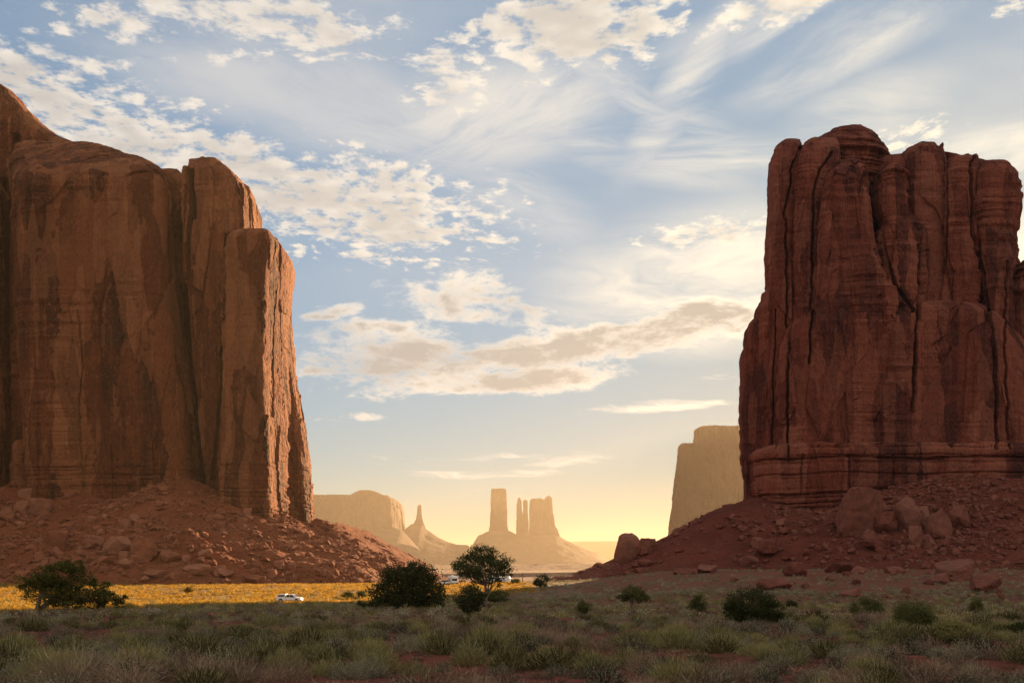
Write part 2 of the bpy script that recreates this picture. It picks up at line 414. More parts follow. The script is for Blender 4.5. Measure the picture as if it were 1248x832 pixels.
def talus_mat(name, soil, stone, green):
    m, t, o = new_mat(name); P = pos(t)
    n = noise(t, P, .05, 5, .6); f = noise(t, P, .5, 6, .7); v = voro(t, P, .55)
    c = mix(t, n.step(.35, .65), soil, stone); c = mix(t, f.step(.5, .66) * .5, c, stone)
    c = mix(t, f.step(.56, .66) * .4, c, tuple(q * 1.5 for q in stone)); c = mix(t, f.step(.46, .25) * .5, c, (.15, .06, .04))
    g = noise(t, P, .42, 3, .6).step(.54, .62) * noise(t, P, .03, 3, .5).step(.38, .58)
    hgt = sep(t, P)[2]
    c = mix(t, g * hgt.step(6, -4) * .75, c, green)
    s = bsdf(t, c, .96, spec=.08)
    t.links.new(bump(t, f * .8 + v * .5 + noise(t, P, 2.2, 4, .6) * .4, .9, .9), s.inputs['Normal'])
    t.links.new(s.outputs[0], o.inputs[0]); return m
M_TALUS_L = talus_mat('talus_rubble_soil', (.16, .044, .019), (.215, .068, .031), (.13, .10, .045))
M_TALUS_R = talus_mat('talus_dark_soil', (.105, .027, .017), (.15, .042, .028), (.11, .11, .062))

# ------------------------------------------------------------------ lofted rock columns
def loft(rows, Yf, depth, inner, n=3.0, rz=12.0, ry=14.0, sp=0.6, seed=0, facet=1.0, flute=1.0, strata=0.5, big=1.0,
         cracks=(), lean=0.0, dome=3.0, beds=None, lob=0.0, shear=None, yaw=0.0, hlines=(), rp=None):
    rf = (lambda u: ry * u ** rp) if rp else (lambda u: ry * (1 - np.sqrt(np.clip(1 - u ** 2, 0, 1))))     # how far the rounded brow stands back
    """closed column from silhouette rows (row, left, right) standing at Yf; inner: +1 its left flank faces the valley, -1 its right flank"""
    rows = np.array(rows, float)
    if shear is None: shear = .235 if inner > 0 else 0.0      # right hand columns run back along the valley side
    Yl = Yf + depth * .05; Yr = Yf + depth * (.32 if inner < 0 and shear == 0 else .05)
    zr = (HOR - rows[:, 0]) / F * Yf
    o = np.argsort(zr); zr = zr[o]; xlr = ((rows[:, 1] - 624) / F * Yl)[o]; xrr = ((rows[:, 2] - 624) / F * Yr)[o]
    # the crest of a rounded top stands back from the face, so it is higher than its row at the face
    us = np.linspace(0, 1, 60); rs = rf(us); zt0 = zr[-1]; tgt = zt0 / Yf; zt = zt0
    for _ in range(12): zt *= tgt / np.max((zt - rz + rz * us) / (Yf + rs + lean * (zt - zr[0])))
    el = zr / Yf; zc = zr.copy()
    for _ in range(14):
        rec_r = rf(np.clip((zc - (zt - rz)) / rz, 0, 1)) + lean * (zc - zc[0])
        zc = np.minimum(.5 * zc + .5 * el * (Yf + .85 * rec_r), zt - .02 * (len(zc) - 1 - np.arange(len(zc))))
    zc[-1] = zt; zr = np.maximum.accumulate(zc)
    xlr = xlr * (1 + .8 * rec_r / Yf); xrr = xrr * (1 + .8 * rec_r / Yf)
    z0, z1 = zr[0], zr[-1]
    nz = max(8, int((z1 - z0) / sp))
    z = np.linspace(z0, z1, nz)
    xl = np.interp(z, zr, xlr); xr = np.interp(z, zr, xrr)
    k = max(3, int(3.0 / sp)); ker = np.ones(k) / k
    pad = lambda q: np.convolve(np.pad(q, (k, k), 'edge'), ker, 'same')[k:-k]
    xl = pad(xl); xr = pad(xr)
    hw = (xr - xl) / 2; cx = (xr + xl) / 2; hd = depth / 2
    # ring resampled by length, dense on the side towards the valley floor
    tt = np.linspace(0, 2 * pi, 4001)
    a = np.sign(np.cos(tt)) * np.abs(np.cos(tt)) ** (2 / n); b = np.sign(np.sin(tt)) * np.abs(np.sin(tt)) ** (2 / n)
    mw = hw.max()
    L = np.hypot(np.diff(a) * mw, np.diff(b) * hd)
    bm_ = (b[1:] + b[:-1]) / 2; am = (a[1:] + a[:-1]) / 2
    w = np.where(bm_ < .35, 1.0, .16)
    w = np.where((am * inner > .2) & (bm_ < .35), w, w * 1.0)
    cum = np.concatenate([[0], np.cumsum(L * w)]); nc = max(24, int(cum[-1] / sp))
    ti = np.interp(np.linspace(0, cum[-1], nc + 1)[:-1], cum, tt)
    arc = np.interp(ti, tt, np.concatenate([[0], np.cumsum(L)]))
    a = np.interp(ti, tt, a); b = np.interp(ti, tt, b)
    # outward normals of the plan
    da = np.roll(a, -1) - np.roll(a, 1); db = np.roll(b, -1) - np.roll(b, 1)
    nx = db * hd; ny = -da * mw; ln = np.hypot(nx, ny) + 1e-9; nx /= ln; ny /= ln
    uu = np.clip((z - (z1 - rz)) / rz, 0, 1); rec = rf(uu)
    rec = rec + lean * (z - z0)
    hdi = hd - rec / 2; cyi = Yf + hd + rec / 2
    X = cx[:, None] + hw[:, None] * a[None]; Y = cyi[:, None] + hdi[:, None] * b[None]; Z = np.repeat(z[:, None], nc, 1)
    NX = np.repeat(nx[None], nz, 0); NY = np.repeat(ny[None], nz, 0); NZ = np.zeros_like(NX)
    NZ = NZ + uu[:, None] ** 2 * .8
    ARC = np.repeat(arc[None], nz, 0)
    # cap
    K = max(10, int(min(mw, hd) / (2.2 * sp)))
    s = 1 - np.linspace(0, 1, K + 1)[1:] ** .9; s[-1] = .015
    tx, ty = X[-1], Y[-1]; ccx, ccy = cx[-1], cyi[-1]
    CX = ccx + s[:, None] * (tx - ccx)[None]; CY = ccy + s[:, None] * (ty - ccy)[None]
    CZ = z1 + dome * (1 - s[:, None] ** 2) + 0 * CX
    X = np.vstack([X, CX]); Y = np.vstack([Y, CY]); Z = np.vstack([Z, CZ])
    NX = np.vstack([NX, .5 * s[:, None] * nx[None]]); NY = np.vstack([NY, .5 * s[:, None] * ny[None]]); NZ = np.vstack([NZ, 1 + 0 * CX])
    ARC = np.vstack([ARC, np.repeat(arc[None], K, 0)])
    ln = np.sqrt(NX ** 2 + NY ** 2 + NZ ** 2); NX /= ln; NY /= ln; NZ /= ln
    top = np.concatenate([uu, np.ones(K)])[:, None]
    # weathering
    d = big * 3.2 * fbm(X / 46, Y / 46, Z / 90, 3, seed)
    d = d + flute * 1.7 * (.5 - np.abs(fbm(X / 13, Y / 13, Z / 150, 3, seed + 3))) * (1 - .6 * top)
    wz = Z + 7 * fbm(X / 20, Y / 20, Z / 30, 2, seed + 9)
    f1, f2, hid, ox, oy, oz = worley(X / 14, Y / 14, wz / 60, seed + 5)
    d = d + facet * (1.6 * hr(hid, 1) + 2.2 * (hr(hid, 2) * ox + hr(hid, 3) * oy) + 1.2 * hr(hid, 4) * oz) * (1 - .55 * top)
    g1, g2, hid2, ox, oy, oz = worley(X / 6, Y / 6, wz / 19, seed + 15)
    act = sst(fbm(X / 25, Y / 25, Z / 35, 2, seed + 30), -.25, .2)
    d = d + facet * act * (.7 * hr(hid2, 1) + .8 * (hr(hid2, 2) * ox + hr(hid2, 3) * oy) + 1.1 * hr(hid2, 4) * oz)
    zs = Z + 2.0 * fbm(X / 70, Y / 70, Z / 90, 2, seed + 60)
    sb = fbm(0 * X + seed, zs / 4.2, X / 160, 4, seed + 70, .62)
    sact = np.clip(.25 + .95 * top + sst(fbm(X / 38, Y / 38, Z / 26, 2, seed + 80), .1, .45), 0, 1.3)
    d = d + strata * 1.3 * sb * sact
    d = d + .42 * fbm(X / 3.2, Y / 3.2, Z / 4.5, 3, seed + 90, .55)
    if lob: d = d + lob * fbm(X / 22, Y / 22, Z / 22, 2, seed + 95)
    PX = X / Y * F + 624; PY = HOR - Z / Y * F
    front = sst(-NY, .1, .5)
    cw = 2.2 * fbm(PX / 40, PY / 18, 0 * PY, 3, seed + 7)
    for pts, width, dep in cracks:
        pts = np.array(pts, float); o = np.argsort(pts[:, 0])
        mk = (PY > pts[0 if pts[0, 0] < pts[-1, 0] else -1, 0] - 3) & (PY < pts[:, 0].max() + 3) & (PX > pts[:, 1].min() - 12) & (PX < pts[:, 1].max() + 12) & (NY < -.05)
        if not mk.any(): continue
        xc = np.interp(PY[mk], pts[o, 0], pts[o, 1]) + cw[mk]
        d[mk] -= dep * np.exp(-((PX[mk] - xc) / width) ** 4) * front[mk]
    if beds:
        for (ya, yb, th, amp, blk) in beds:     # bedded zone between two rows: beds of mean thickness th, blocks of length blk
            inz = (PY > ya) & (PY < yb)
            zb = Z + .8 * fbm(X / 40, Y / 40, 0 * X, 2, seed + 101) + 1.1 * th * fbm(0 * X + 3, Z / (2.6 * th), 0 * X, 2, seed + 104)
            amp = amp * np.clip(.55 + 1.2 * fbm(X / 24, Y / 24, Z / 12, 2, seed + 105), .15, 1.3)
            bi = np.floor(zb / th); fr = zb / th - bi
            h = _hash(bi, bi * 0 + 3, bi * 0, seed + 102)
            thick = hr(h, 5)
            ji = np.floor(ARC / (blk * (1.2 + .6 * hr(h, 6))) + hr(h, 7) * 9); hj = _hash(bi, ji, bi * 0 + 1, seed + 103)
            fj = ARC / (blk * (1.2 + .6 * hr(h, 6))) + hr(h, 7) * 9 - ji
            dd = amp * (.9 * thick + .55 * hr(hj, 8)) - amp * 1.3 * (np.exp(-((fr) / .13) ** 2) + np.exp(-((1 - fr) / .13) ** 2)) - .5 * amp * (np.exp(-(fj / .08) ** 2) + np.exp(-((1 - fj) / .08) ** 2))
            d = np.where(inz, d * .75 + dd, d)
    Y = Y + yaw * (X - cx.mean())
    for (py, wd, dep) in hlines:
        zz = (HOR - py) / F * Yf + .9 * fbm(X / 30, Y / 30, 0 * X, 3, seed + 120) ; d = d - dep * np.exp(-((Z - zz) / wd) ** 2) * (.7 + .6 * fbm(X / 12, Y / 12, 0 * X, 2, seed + 121))
    X = X + shear * (Y - Yf)
    X = X + d * NX; Y = Y + d * NY; Z = Z + d * NZ * .8
    R = X.shape[0]
    V = np.stack([X, Y, Z], -1).reshape(-1, 3)
    i = np.arange(R - 1)[:, None] * nc; j = np.arange(nc)[None]; jn = (j + 1) % nc
    Q = np.stack([i + j, i + jn, i + nc + jn, i + nc + j], -1).reshape(-1, 4)
    V = np.vstack([V, V[-nc:].mean(0)[None]]); c = len(V) - 1; base = (R - 1) * nc
    T = np.stack([base + np.arange(nc), base + (np.arange(nc) + 1) % nc, np.full(nc, c)], -1)
    return V, Q, T
CRACKS_LEFT = [([(190, 223), (207, 225), (236, 233), (277, 228), (353, 226), (405, 231), (452, 237), (510, 242), (569, 248), (600, 250)], 2.6, 10), ([(205, 229), (250, 233), (262, 232)], 4.0, 8),
               ([(225, 224), (255, 221), (290, 219)], 1.5, 4), ([(288, 274), (353, 273), (423, 270), (487, 268), (534, 262), (580, 258)], 1.5, 4), ([(165, 19), (250, 15), (400, 17), (500, 24), (600, 30)], 3.2, 10),
               ([(380, 95), (440, 101), (500, 96), (590, 100)], 1.0, 1.4), ([(470, 183), (575, 188)], 1.0, 1.4)]
CRACKS_RIGHT = [([(176, 975), (200, 966), (215, 964), (255, 957), (300, 958), (420, 959), (560, 957)], 1.3, 4), ([(188, 1012), (205, 1000), (225, 993), (260, 991), (320, 990), (400, 988), (440, 987)], 1.4, 4),
                ([(205, 1052), (230, 1058), (265, 1064), (310, 1078), (350, 1092), (372, 1108), (378, 1112)], 2.0, 6), ([(300, 1122), (345, 1120), (400, 1117), (470, 1115), (500, 1113)], 2.2, 6), ([(190, 1184), (230, 1184), (280, 1184), (330, 1195), (400, 1207), (470, 1212), (545, 1214)], 2.0, 8),
                ([(176, 1152), (260, 1154), (330, 1150)], 1.4, 3), ([(320, 1228), (420, 1224), (545, 1230)], 1.3, 4), ([(380, 945), (545, 941)], 1.0, 2), ([(260, 1066), (300, 1068)], 1.5, 4),
                ([(556, 1035), (600, 1035)], 1.0, 1.6), ([(556, 1090), (600, 1089)], 1.0, 1.4), ([(556, 975), (600, 973)], 1.0, 1.6)]
def column(name, parent, mat, rows, Yf, depth, inner, label=None, **k):
    if mat is M_LEFT:
        k['facet'] = k.get('facet', 1) * .55; k['flute'] = k.get('flute', 1) * .35; k['big'] = k.get('big', 1) * .6; k['cracks'] = CRACKS_LEFT
    elif mat is M_RIGHT:
        k['facet'] = k.get('facet', 1) * .6; k['flute'] = k.get('flute', 1) * .35; k['big'] = k.get('big', 1) * .6; k['cracks'] = CRACKS_RIGHT
    V, Q, T = loft(rows, Yf, depth, inner, **k)
    o = link(name, raw_mesh(name, V - np.array(parent.location)[None], Q, mat, tris=T), parent)
    if label: o['label'] = label
    return o

def build_left_butte():
    r = empty('butte', (-200, 500, -6))
    tag(r, 'massive sheer red butte on the left with sunlit edge on its right corner', 'butte', 'sandstone buttes')
    m = M_LEFT
    bed = [(563, 720, 2.3, .62, 7)]
    column('stepped_cap', r, m, [(93, -60, 4), (96, -70, 15), (102, -76, 29), (108, -80, 27), (113, -84, 36), (124, -90, 47), (134, -96, 58), (146, -104, 74), (156, -112, 92), (166, -120, 118), (174, -140, 150), (182, -160, 190), (215, -220, 200)],
           520, 130, -1, n=4, shear=-.3, rz=14, ry=14, sp=.62, seed=11, facet=.3, flute=.3, strata=1.3, big=.4, dome=1)
    column('cliff_wall', r, m, [(168, -250, -20), (174, -300, 8), (188, -320, 14), (210, -330, 17), (300, -335, 18), (500, -340, 22), (590, -345, 25), (730, -350, 28)],
           452, 170, -1, n=6, shear=-.40, rz=44, ry=60, rp=1.3, sp=.7, seed=21, facet=1.0, flute=1.2, beds=bed)
    column('cliff_wall', r, m, [(170, 40, 150), (176, 28, 190), (184, 20, 209), (192, 17, 217), (205, 15, 221), (230, 13, 223), (300, 12, 226), (400, 13, 234), (500, 13, 246), (590, 10, 254), (730, 6, 262)],
           450, 165, -1, n=7, yaw=-.04, shear=-.34, rz=44, ry=62, rp=1.3, sp=.5, seed=31, facet=1.0, flute=1.15, beds=bed,
           cracks=[([(330, 190), (560, 200)], 1.2, 1.2), ([(420, 100), (590, 96)], 1.5, 1.2), ([(300, 120), (470, 118)], 1.2, 1.0)])
    column('cliff_wall', r, m, [(206, 190, 262), (212, 185, 270), (240, 180, 280), (730, 180, 330)], 474, 110, -1, n=5, shear=-.34, rz=10, ry=8, sp=.7, seed=36, beds=bed)
    column('pillar', r, m, [(189, 226, 266), (192, 221, 277), (198, 218, 285), (210, 217, 294), (228, 216, 302), (250, 216, 303), (275, 217, 304), (300, 219, 303), (400, 227, 312), (500, 238, 330), (600, 246, 345), (730, 250, 360)],
           449, 48, -1, n=9, yaw=-.10, shear=0.0, rz=14, ry=18, sp=.5, seed=41, facet=1.0, flute=.8, beds=bed,
           cracks=[([(205, 226), (250, 234), (330, 228), (400, 231), (500, 243), (600, 250)], 3.2, 7), ([(250, 222), (300, 221)], 2, 2)])
    column('pillar', r, m, [(280, 290, 334), (282, 283, 340), (289, 277, 342), (305, 273, 341), (350, 270, 337), (440, 269, 335), (520, 268, 337), (600, 265, 341), (660, 262, 344), (730, 260, 347)],
           430, 58, -1, n=10, yaw=-.12, shear=.0, rz=6, ry=8, sp=.45, seed=51, facet=.6, flute=.3, beds=bed, cracks=[([(300, 277), (600, 262)], 1.6, 2.0)])
    column('buttress', r, m, [(290, 336, 341), (300, 330, 344), (350, 326, 348), (380, 325, 351), (440, 326, 358), (500, 328, 367), (560, 330, 375), (620, 330, 379), (660, 330, 381), (730, 326, 384)],
           480, 80, -1, n=5, yaw=-.15, shear=-.17, rz=20, ry=14, sp=.45, seed=61, facet=.9, flute=.5, beds=bed)
    return r
def build_right_butte():
    r = empty('butte', (200, 560, -6))
    tag(r, 'tall dark red butte on the right with rounded domes and deep vertical cracks', 'butte', 'sandstone buttes')
    m = M_RIGHT; Z0 = 690
    col = lambda nm, rows, Yf, dp, **k: column(nm, r, m, rows + [(Z0, rows[-1][1], rows[-1][2])], Yf, dp, 1, **k)
    col('cliff_wall', [(186, 985, 1150), (192, 975, 1225), (200, 966, 1240), (215, 958, 1246), (300, 955, 1246), (330, 952, 1260), (380, 950, 1310), (460, 945, 1350), (620, 940, 1400)], 514, 140, n=6, rz=12, ry=12, sp=.6, seed=101, facet=1.2, flute=1)
    col('cliff_wall', [(368, 1000, 1190), (376, 975, 1215), (392, 960, 1235), (420, 950, 1260), (480, 944, 1300), (620, 940, 1400)], 487, 90, n=8, rz=10, ry=9, sp=.46, seed=120, facet=1.1, flute=.6, strata=.3)
    col('buttress', [(385, 914, 930), (390, 909, 935), (400, 907, 938), (460, 906, 944), (500, 905, 948), (560, 905, 955)], 512, 34, n=3, rz=6, ry=6, sp=.5, seed=102, flute=.7)
    col('buttress', [(349, 935, 945), (353, 929, 950), (364, 926, 952), (372, 921, 956), (400, 918, 962), (560, 914, 975)], 507, 50, n=3, rz=8, ry=8, sp=.5, seed=103, facet=.8)
    col('pillar', [(170, 952, 972), (174, 944, 976), (184, 938, 979), (200, 936, 979), (240, 935, 978), (300, 932, 975), (330, 933, 972), (370, 937, 972), (450, 932, 975), (560, 925, 980)], 501, 60, n=4.5, rz=10, ry=14, sp=.48, seed=104, flute=.6, facet=.6, strata=.35)
    col('pillar', [(168, 984, 1016), (174, 973, 1022), (200, 967, 1023), (230, 964, 1022), (300, 963, 1020), (450, 962, 1022), (600, 958, 1026)], 497, 60, n=6, rz=16, ry=18, sp=.48, seed=105, facet=.7, flute=.6,
        cracks=[([(215, 967), (260, 960), (330, 957)], 2, 3)])
    col('summit_dome', [(154, 1010, 1052), (157, 996, 1066), (162, 980, 1077), (168, 969, 1085), (176, 962, 1091), (190, 958, 1094), (212, 955, 1095), (300, 952, 1100), (420, 950, 1110)], 512, 110, n=3.5, rz=26, ry=36, sp=.5, seed=106, facet=.4, flute=.2, strata=1.6, dome=2)
    col('pillar', [(194, 1020, 1044), (198, 1010, 1052), (208, 1001, 1058), (230, 995, 1062), (270, 993, 1066), (310, 992, 1074), (340, 991, 1086), (370, 990, 1104), (390, 990, 1110), (450, 988, 1112), (620, 985, 1116)],
        487, 70, n=5, rz=18, ry=20, sp=.45, seed=107, facet=1.5, flute=.5, strata=.6, lob=1.2)
    col('bulge', [(191, 1082, 1096), (197, 1073, 1102), (212, 1067, 1107), (235, 1065, 1110), (255, 1067, 1109), (272, 1073, 1106), (300, 1080, 1104), (360, 1085, 1104)], 490, 50, n=2.5, rz=18, ry=18, sp=.48, seed=108, facet=.5, flute=.2, strata=1.4, lob=1)
    col('pillar', [(172, 1118, 1140), (175, 1104, 1149), (186, 1095, 1153), (210, 1091, 1156), (300, 1088, 1160), (600, 1080, 1166)], 503, 70, n=4.5, rz=16, ry=16, sp=.48, seed=109, facet=.9, flute=.4, strata=.9)
    col('pillar', [(257, 1086, 1108), (262, 1078, 1117), (275, 1072, 1126), (300, 1070, 1131), (330, 1074, 1131), (370, 1084, 1126), (420, 1090, 1120), (560, 1092, 1120)], 489, 40, n=4, rz=14, ry=14, sp=.48, seed=110, facet=1.1, flute=.4, strata=1.0, lob=1)
    col('pillar', [(192, 1160, 1184), (197, 1153, 1190), (210, 1150, 1192), (300, 1146, 1194), (400, 1132, 1200), (600, 1124, 1218)], 498, 70, n=6, rz=10, ry=12, sp=.48, seed=111, facet=1.4, flute=.5, strata=.9,
        cracks=[([(340, 1122), (430, 1118), (540, 1116)], 2.5, 5)])
    col('knob', [(173, 1147, 1150), (176, 1144, 1153), (184, 1140, 1155), (200, 1138, 1156)], 508, 14, n=2.4, rz=3, ry=3, sp=.5, seed=117, facet=.5, strata=1.0, dome=.5)
    col('knob', [(187, 1176, 1188), (190, 1170, 1193), (198, 1168, 1196), (215, 1168, 1196)], 506, 20, n=2.4, rz=5, ry=5, sp=.5, seed=112, facet=.3, strata=1.0, dome=1)
    col('pillar', [(194, 1202, 1222), (197, 1192, 1234), (206, 1186, 1243), (228, 1184, 1248), (255, 1184, 1247), (285, 1187, 1241), (310, 1190, 1238), (340, 1192, 1237), (450, 1202, 1245), (600, 1212, 1262)], 494, 60, n=4.5, rz=12, ry=14, sp=.48, seed=113, facet=1.0, flute=.4, strata=.9)
    col('buttress', [(313, 1242, 1290), (320, 1234, 1310), (340, 1228, 1330), (400, 1226, 1350), (600, 1226, 1400)], 492, 100, n=3, rz=16, ry=16, sp=.55, seed=114, facet=.9, strata=1.3)
    col('pillar', [(380, 1050, 1110), (395, 1040, 1135), (430, 1035, 1150), (560, 1032, 1160)], 484, 40, n=6, rz=8, ry=6, sp=.48, seed=115, facet=1.0, flute=.5)
    col('bedded_base', [(538, 925, 1400), (541, 906, 1410), (552, 904, 1412), (556, 906, 1412), (600, 909, 1412), (612, 911, 1414), (660, 914, 1416)], 480, 150, n=5, rz=3, ry=6, sp=.48, seed=116, facet=.8, flute=.7, strata=.3,
        hlines=[(557, .5, 3.2), (576, .4, 1.6), (601, .6, 3.4), (612, .4, 2)], beds=[(536, 556, 3.4, 1.0, 9), (556, 600, 7.5, .8, 12), (600, 700, 3.0, 1.3, 5)])
    return r

def build_far():
    G = 'far hazy rock formations'
    def apron(parent, prof, Y, dep, seed):
        # a low debris cone: an elongated mound whose profile across the view follows the rows
        prof = np.array(prof, float); X = (prof[:, 0] - 624) / F * Y; Zp = (HOR - prof[:, 1]) / F * Y
        xs = np.linspace(X[0], X[-1], 110); zs = np.interp(xs, X, Zp)
        ts = np.linspace(-1, 1, 41)
        zb = -14
        V = []
        for t_ in ts:
            f = (1 - abs(t_)) ** 1.3 if abs(t_) > .12 else 1 - abs(t_) * 1.2
            f = max(0, f)
            V.append(np.stack([xs, np.full_like(xs, Y + t_ * dep), zb + (zs - zb) * f + 3 * fbm(xs / 60, 0 * xs + t_ * dep / 60, 0 * xs, 3, seed)], -1))
        V = np.array(V).reshape(-1, 3); nx = len(xs)
        i = np.arange(len(ts) - 1)[:, None] * nx; j = np.arange(nx - 1)[None]
        Q = np.stack([i + j, i + j + 1, i + nx + j + 1, i + nx + j], -1).reshape(-1, 4)
        link('debris_apron', raw_mesh('debris_apron', V - np.array(parent.location)[None], Q, M_FAR), parent)
    def thing(name, px, Y, label, cat):
        o = empty(name, ((px - 624) / F * Y, Y, -12)); return tag(o, label, cat, G)
    K = dict(beds=None, big=.6)
    # mesa seen past the right butte
    r = thing('butte', 865, 2200, 'hazy golden mesa with a stepped edge behind the dark right butte', 'butte')
    column('cliff_wall', r, M_FAR, [(518, 848, 925), (521, 842, 950), (540, 840, 950), (560, 838, 960), (700, 830, 980)], 2200, 400, 1, n=8, rz=5, ry=3, sp=2.0, seed=201, dome=0)
    column('shoulder', r, M_FAR, [(540, 828, 850), (544, 824, 860), (580, 820, 880), (610, 817, 900), (640, 813, 920), (700, 810, 930)], 2190, 240, 1, n=7, rz=5, ry=3, sp=2.0, seed=202, dome=0)
    # mesa on the left
    r = thing('mesa', 430, 4800, 'pale hazy flat topped mesa behind the foot of the left butte', 'mesa')
    column('cliff_wall', r, M_FAR, [(602.5, 300, 478), (605, 298, 481), (612, 296, 483), (640, 290, 485), (700, 286, 490)], 4800, 700, -1, n=10, rz=3, ry=3, sp=4, seed=211, dome=0)
    column('cap_rock', r, M_FAR, [(597, 438, 456), (598.5, 431, 462), (604, 424, 472), (612, 420, 476)], 4830, 300, -1, n=5, rz=3, ry=3, sp=4, seed=212, dome=0)
    apron(r, [(280, 640), (470, 640), (490, 646), (500, 656), (530, 690), (545, 694)], 4850, 700, 3)
    # lone spire on its cone
    r = thing('rock_spire', 512, 5400, 'thin hazy rock spire on a low cone, left of the three towers', 'rock spire')
    column('spire', r, M_FAR, [(615, 509.5, 513), (617, 508.7, 513.3), (626, 508, 514), (632, 507, 515), (637, 504, 516.5), (642, 500, 518), (660, 494, 522)], 5400, 34, -1, n=2.5, rz=8, ry=4, sp=2.5, seed=221, facet=.8, dome=0)
    apron(r, [(470, 690), (486, 650), (494, 644), (502, 638), (514, 638), (520, 645), (535, 655), (546, 660), (556, 663), (571, 664), (574, 671), (640, 680), (700, 694)], 5400, 600, 5)
    # three towers
    r = thing('rock_tower', 608, 5500, 'broad hazy rock tower, the tallest of the far group', 'rock tower')
    column('tower', r, M_FAR, [(595, 599.5, 615), (597, 598.6, 616.6), (620, 598, 617.4), (640, 597, 618), (650, 596, 620), (670, 594, 622)], 5500, 66, -1, n=6, rz=4, ry=3, sp=2.4, seed=231, dome=0)
    apron(r, [(540, 694), (565, 672), (576, 663), (583, 652), (598, 646), (620, 646), (628, 650), (650, 660), (700, 694)], 5500, 500, 7)
    r = thing('rock_spire', 637, 5560, 'pair of hazy rock fingers standing between the two far towers', 'rock spire')
    column('finger', r, M_FAR, [(606, 631.5, 634), (610, 630.4, 635.6), (630, 630, 637), (650, 629.5, 638), (672, 628, 640)], 5560, 34, -1, n=2.6, rz=10, ry=5, sp=2.6, seed=241, dome=0)
    column('finger', r, M_FAR, [(609, 638.5, 642), (612, 637.6, 642.8), (630, 637, 643.4), (650, 636.5, 644.5), (672, 636, 646)], 5565, 34, -1, n=2.6, rz=8, ry=5, sp=2.6, seed=242, dome=0)
    apron(r, [(600, 690), (618, 655), (630, 650), (645, 650), (655, 655), (690, 690)], 5560, 400, 9)
    r = thing('rock_tower', 661, 5640, 'wide hazy twin topped rock tower, right of the rock fingers', 'rock tower')
    column('tower', r, M_FAR, [(607, 648, 660), (609, 646.4, 664), (630, 645.6, 672), (650, 645, 676), (672, 644, 684)], 5640, 90, -1, n=6, rz=4, ry=4, sp=2.4, seed=251, dome=0)
    column('tower', r, M_FAR, [(604, 667, 670.5), (607, 664.6, 673), (625, 663, 674), (640, 662, 677), (652, 660, 682), (672, 655, 690)], 5635, 70, -1, n=2.6, rz=10, ry=8, sp=2.6, seed=252, dome=0)
    apron(r, [(560, 694), (600, 668), (644, 652), (676, 650), (690, 658), (712, 668), (727, 674), (745, 684), (775, 694)], 5640, 600, 11)
    # plateau on the skyline
    r = thing('mesa', 745, 11000, 'long flat pale mesa on the skyline at the end of the valley', 'mesa')
    column('cliff_wall', r, M_FAR, [(659, 692, 1000), (661, 688, 1010), (674, 684, 1016), (692, 670, 1030)], 11000, 900, 1, n=5, rz=20, ry=60, sp=14, seed=261, dome=1)
    for prof, Y, lab in (([(540, 694), (590, 689), (660, 686), (730, 687), (790, 691), (830, 695)], 2900, 'low hazy swell of ground lying below the far towers'), ([(330, 694), (400, 686), (470, 684), (540, 688), (590, 695)], 3300, 'low hazy swell of ground lying below the far spire')):
        r = thing('low_rise', (prof[0][0] + prof[-1][0]) / 2, Y, lab, 'low rise'); apron(r, prof, Y, 500, int(Y))
# ------------------------------------------------------------------ ground and slopes
def soil_mat():
    m, t, o = new_mat('desert_soil'); P = pos(t)
    n = noise(t, P, .06, 4, .6); f = noise(t, P, 1.3, 6, .7); g = noise(t, P, 9, 4, .7)
    c = mix(t, n.step(.3, .7), (.14, .040, .024), (.19, .060, .036)); c = mix(t, f.step(.5, .75) * .5, c, (.26, .10, .06)); c = mix(t, g.step(.55, .72) * .4, c, (.12, .06, .04))
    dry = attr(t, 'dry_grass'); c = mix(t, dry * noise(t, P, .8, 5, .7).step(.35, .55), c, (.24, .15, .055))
    sage = attr(t, 'sage'); c = mix(t, sage * noise(t, P, .55, 5, .65).step(.42, .56) * .85, c, (.15, .14, .085))
    c = mix(t, attr(t, 'sand') * .85, c, (.52, .27, .15))
    s = bsdf(t, c, .96, spec=.08); t.links.new(bump(t, f + g * .35, .25, .8), s.inputs['Normal']); t.links.new(s.outputs[0], o.inputs[0]); return m
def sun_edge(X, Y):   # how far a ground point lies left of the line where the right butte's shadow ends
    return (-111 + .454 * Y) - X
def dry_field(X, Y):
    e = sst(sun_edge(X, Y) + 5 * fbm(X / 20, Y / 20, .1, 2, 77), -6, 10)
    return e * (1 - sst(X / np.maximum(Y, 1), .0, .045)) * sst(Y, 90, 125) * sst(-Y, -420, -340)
def grid_mesh(name, X, Y, Z, mat, attrs=None, wrap=False, smooth=False):
    R, C = X.shape
    V = np.stack([X, Y, Z], -1).reshape(-1, 3)
    i = np.arange(R - 1)[:, None] * C; j = np.arange(C if wrap else C - 1)[None]; jn = (j + 1) % C
    Q = np.stack([i + j, i + jn, i + C + jn, i + C + j], -1).reshape(-1, 4)
    return raw_mesh(name, V, Q, mat, attrs=attrs, smooth=smooth)
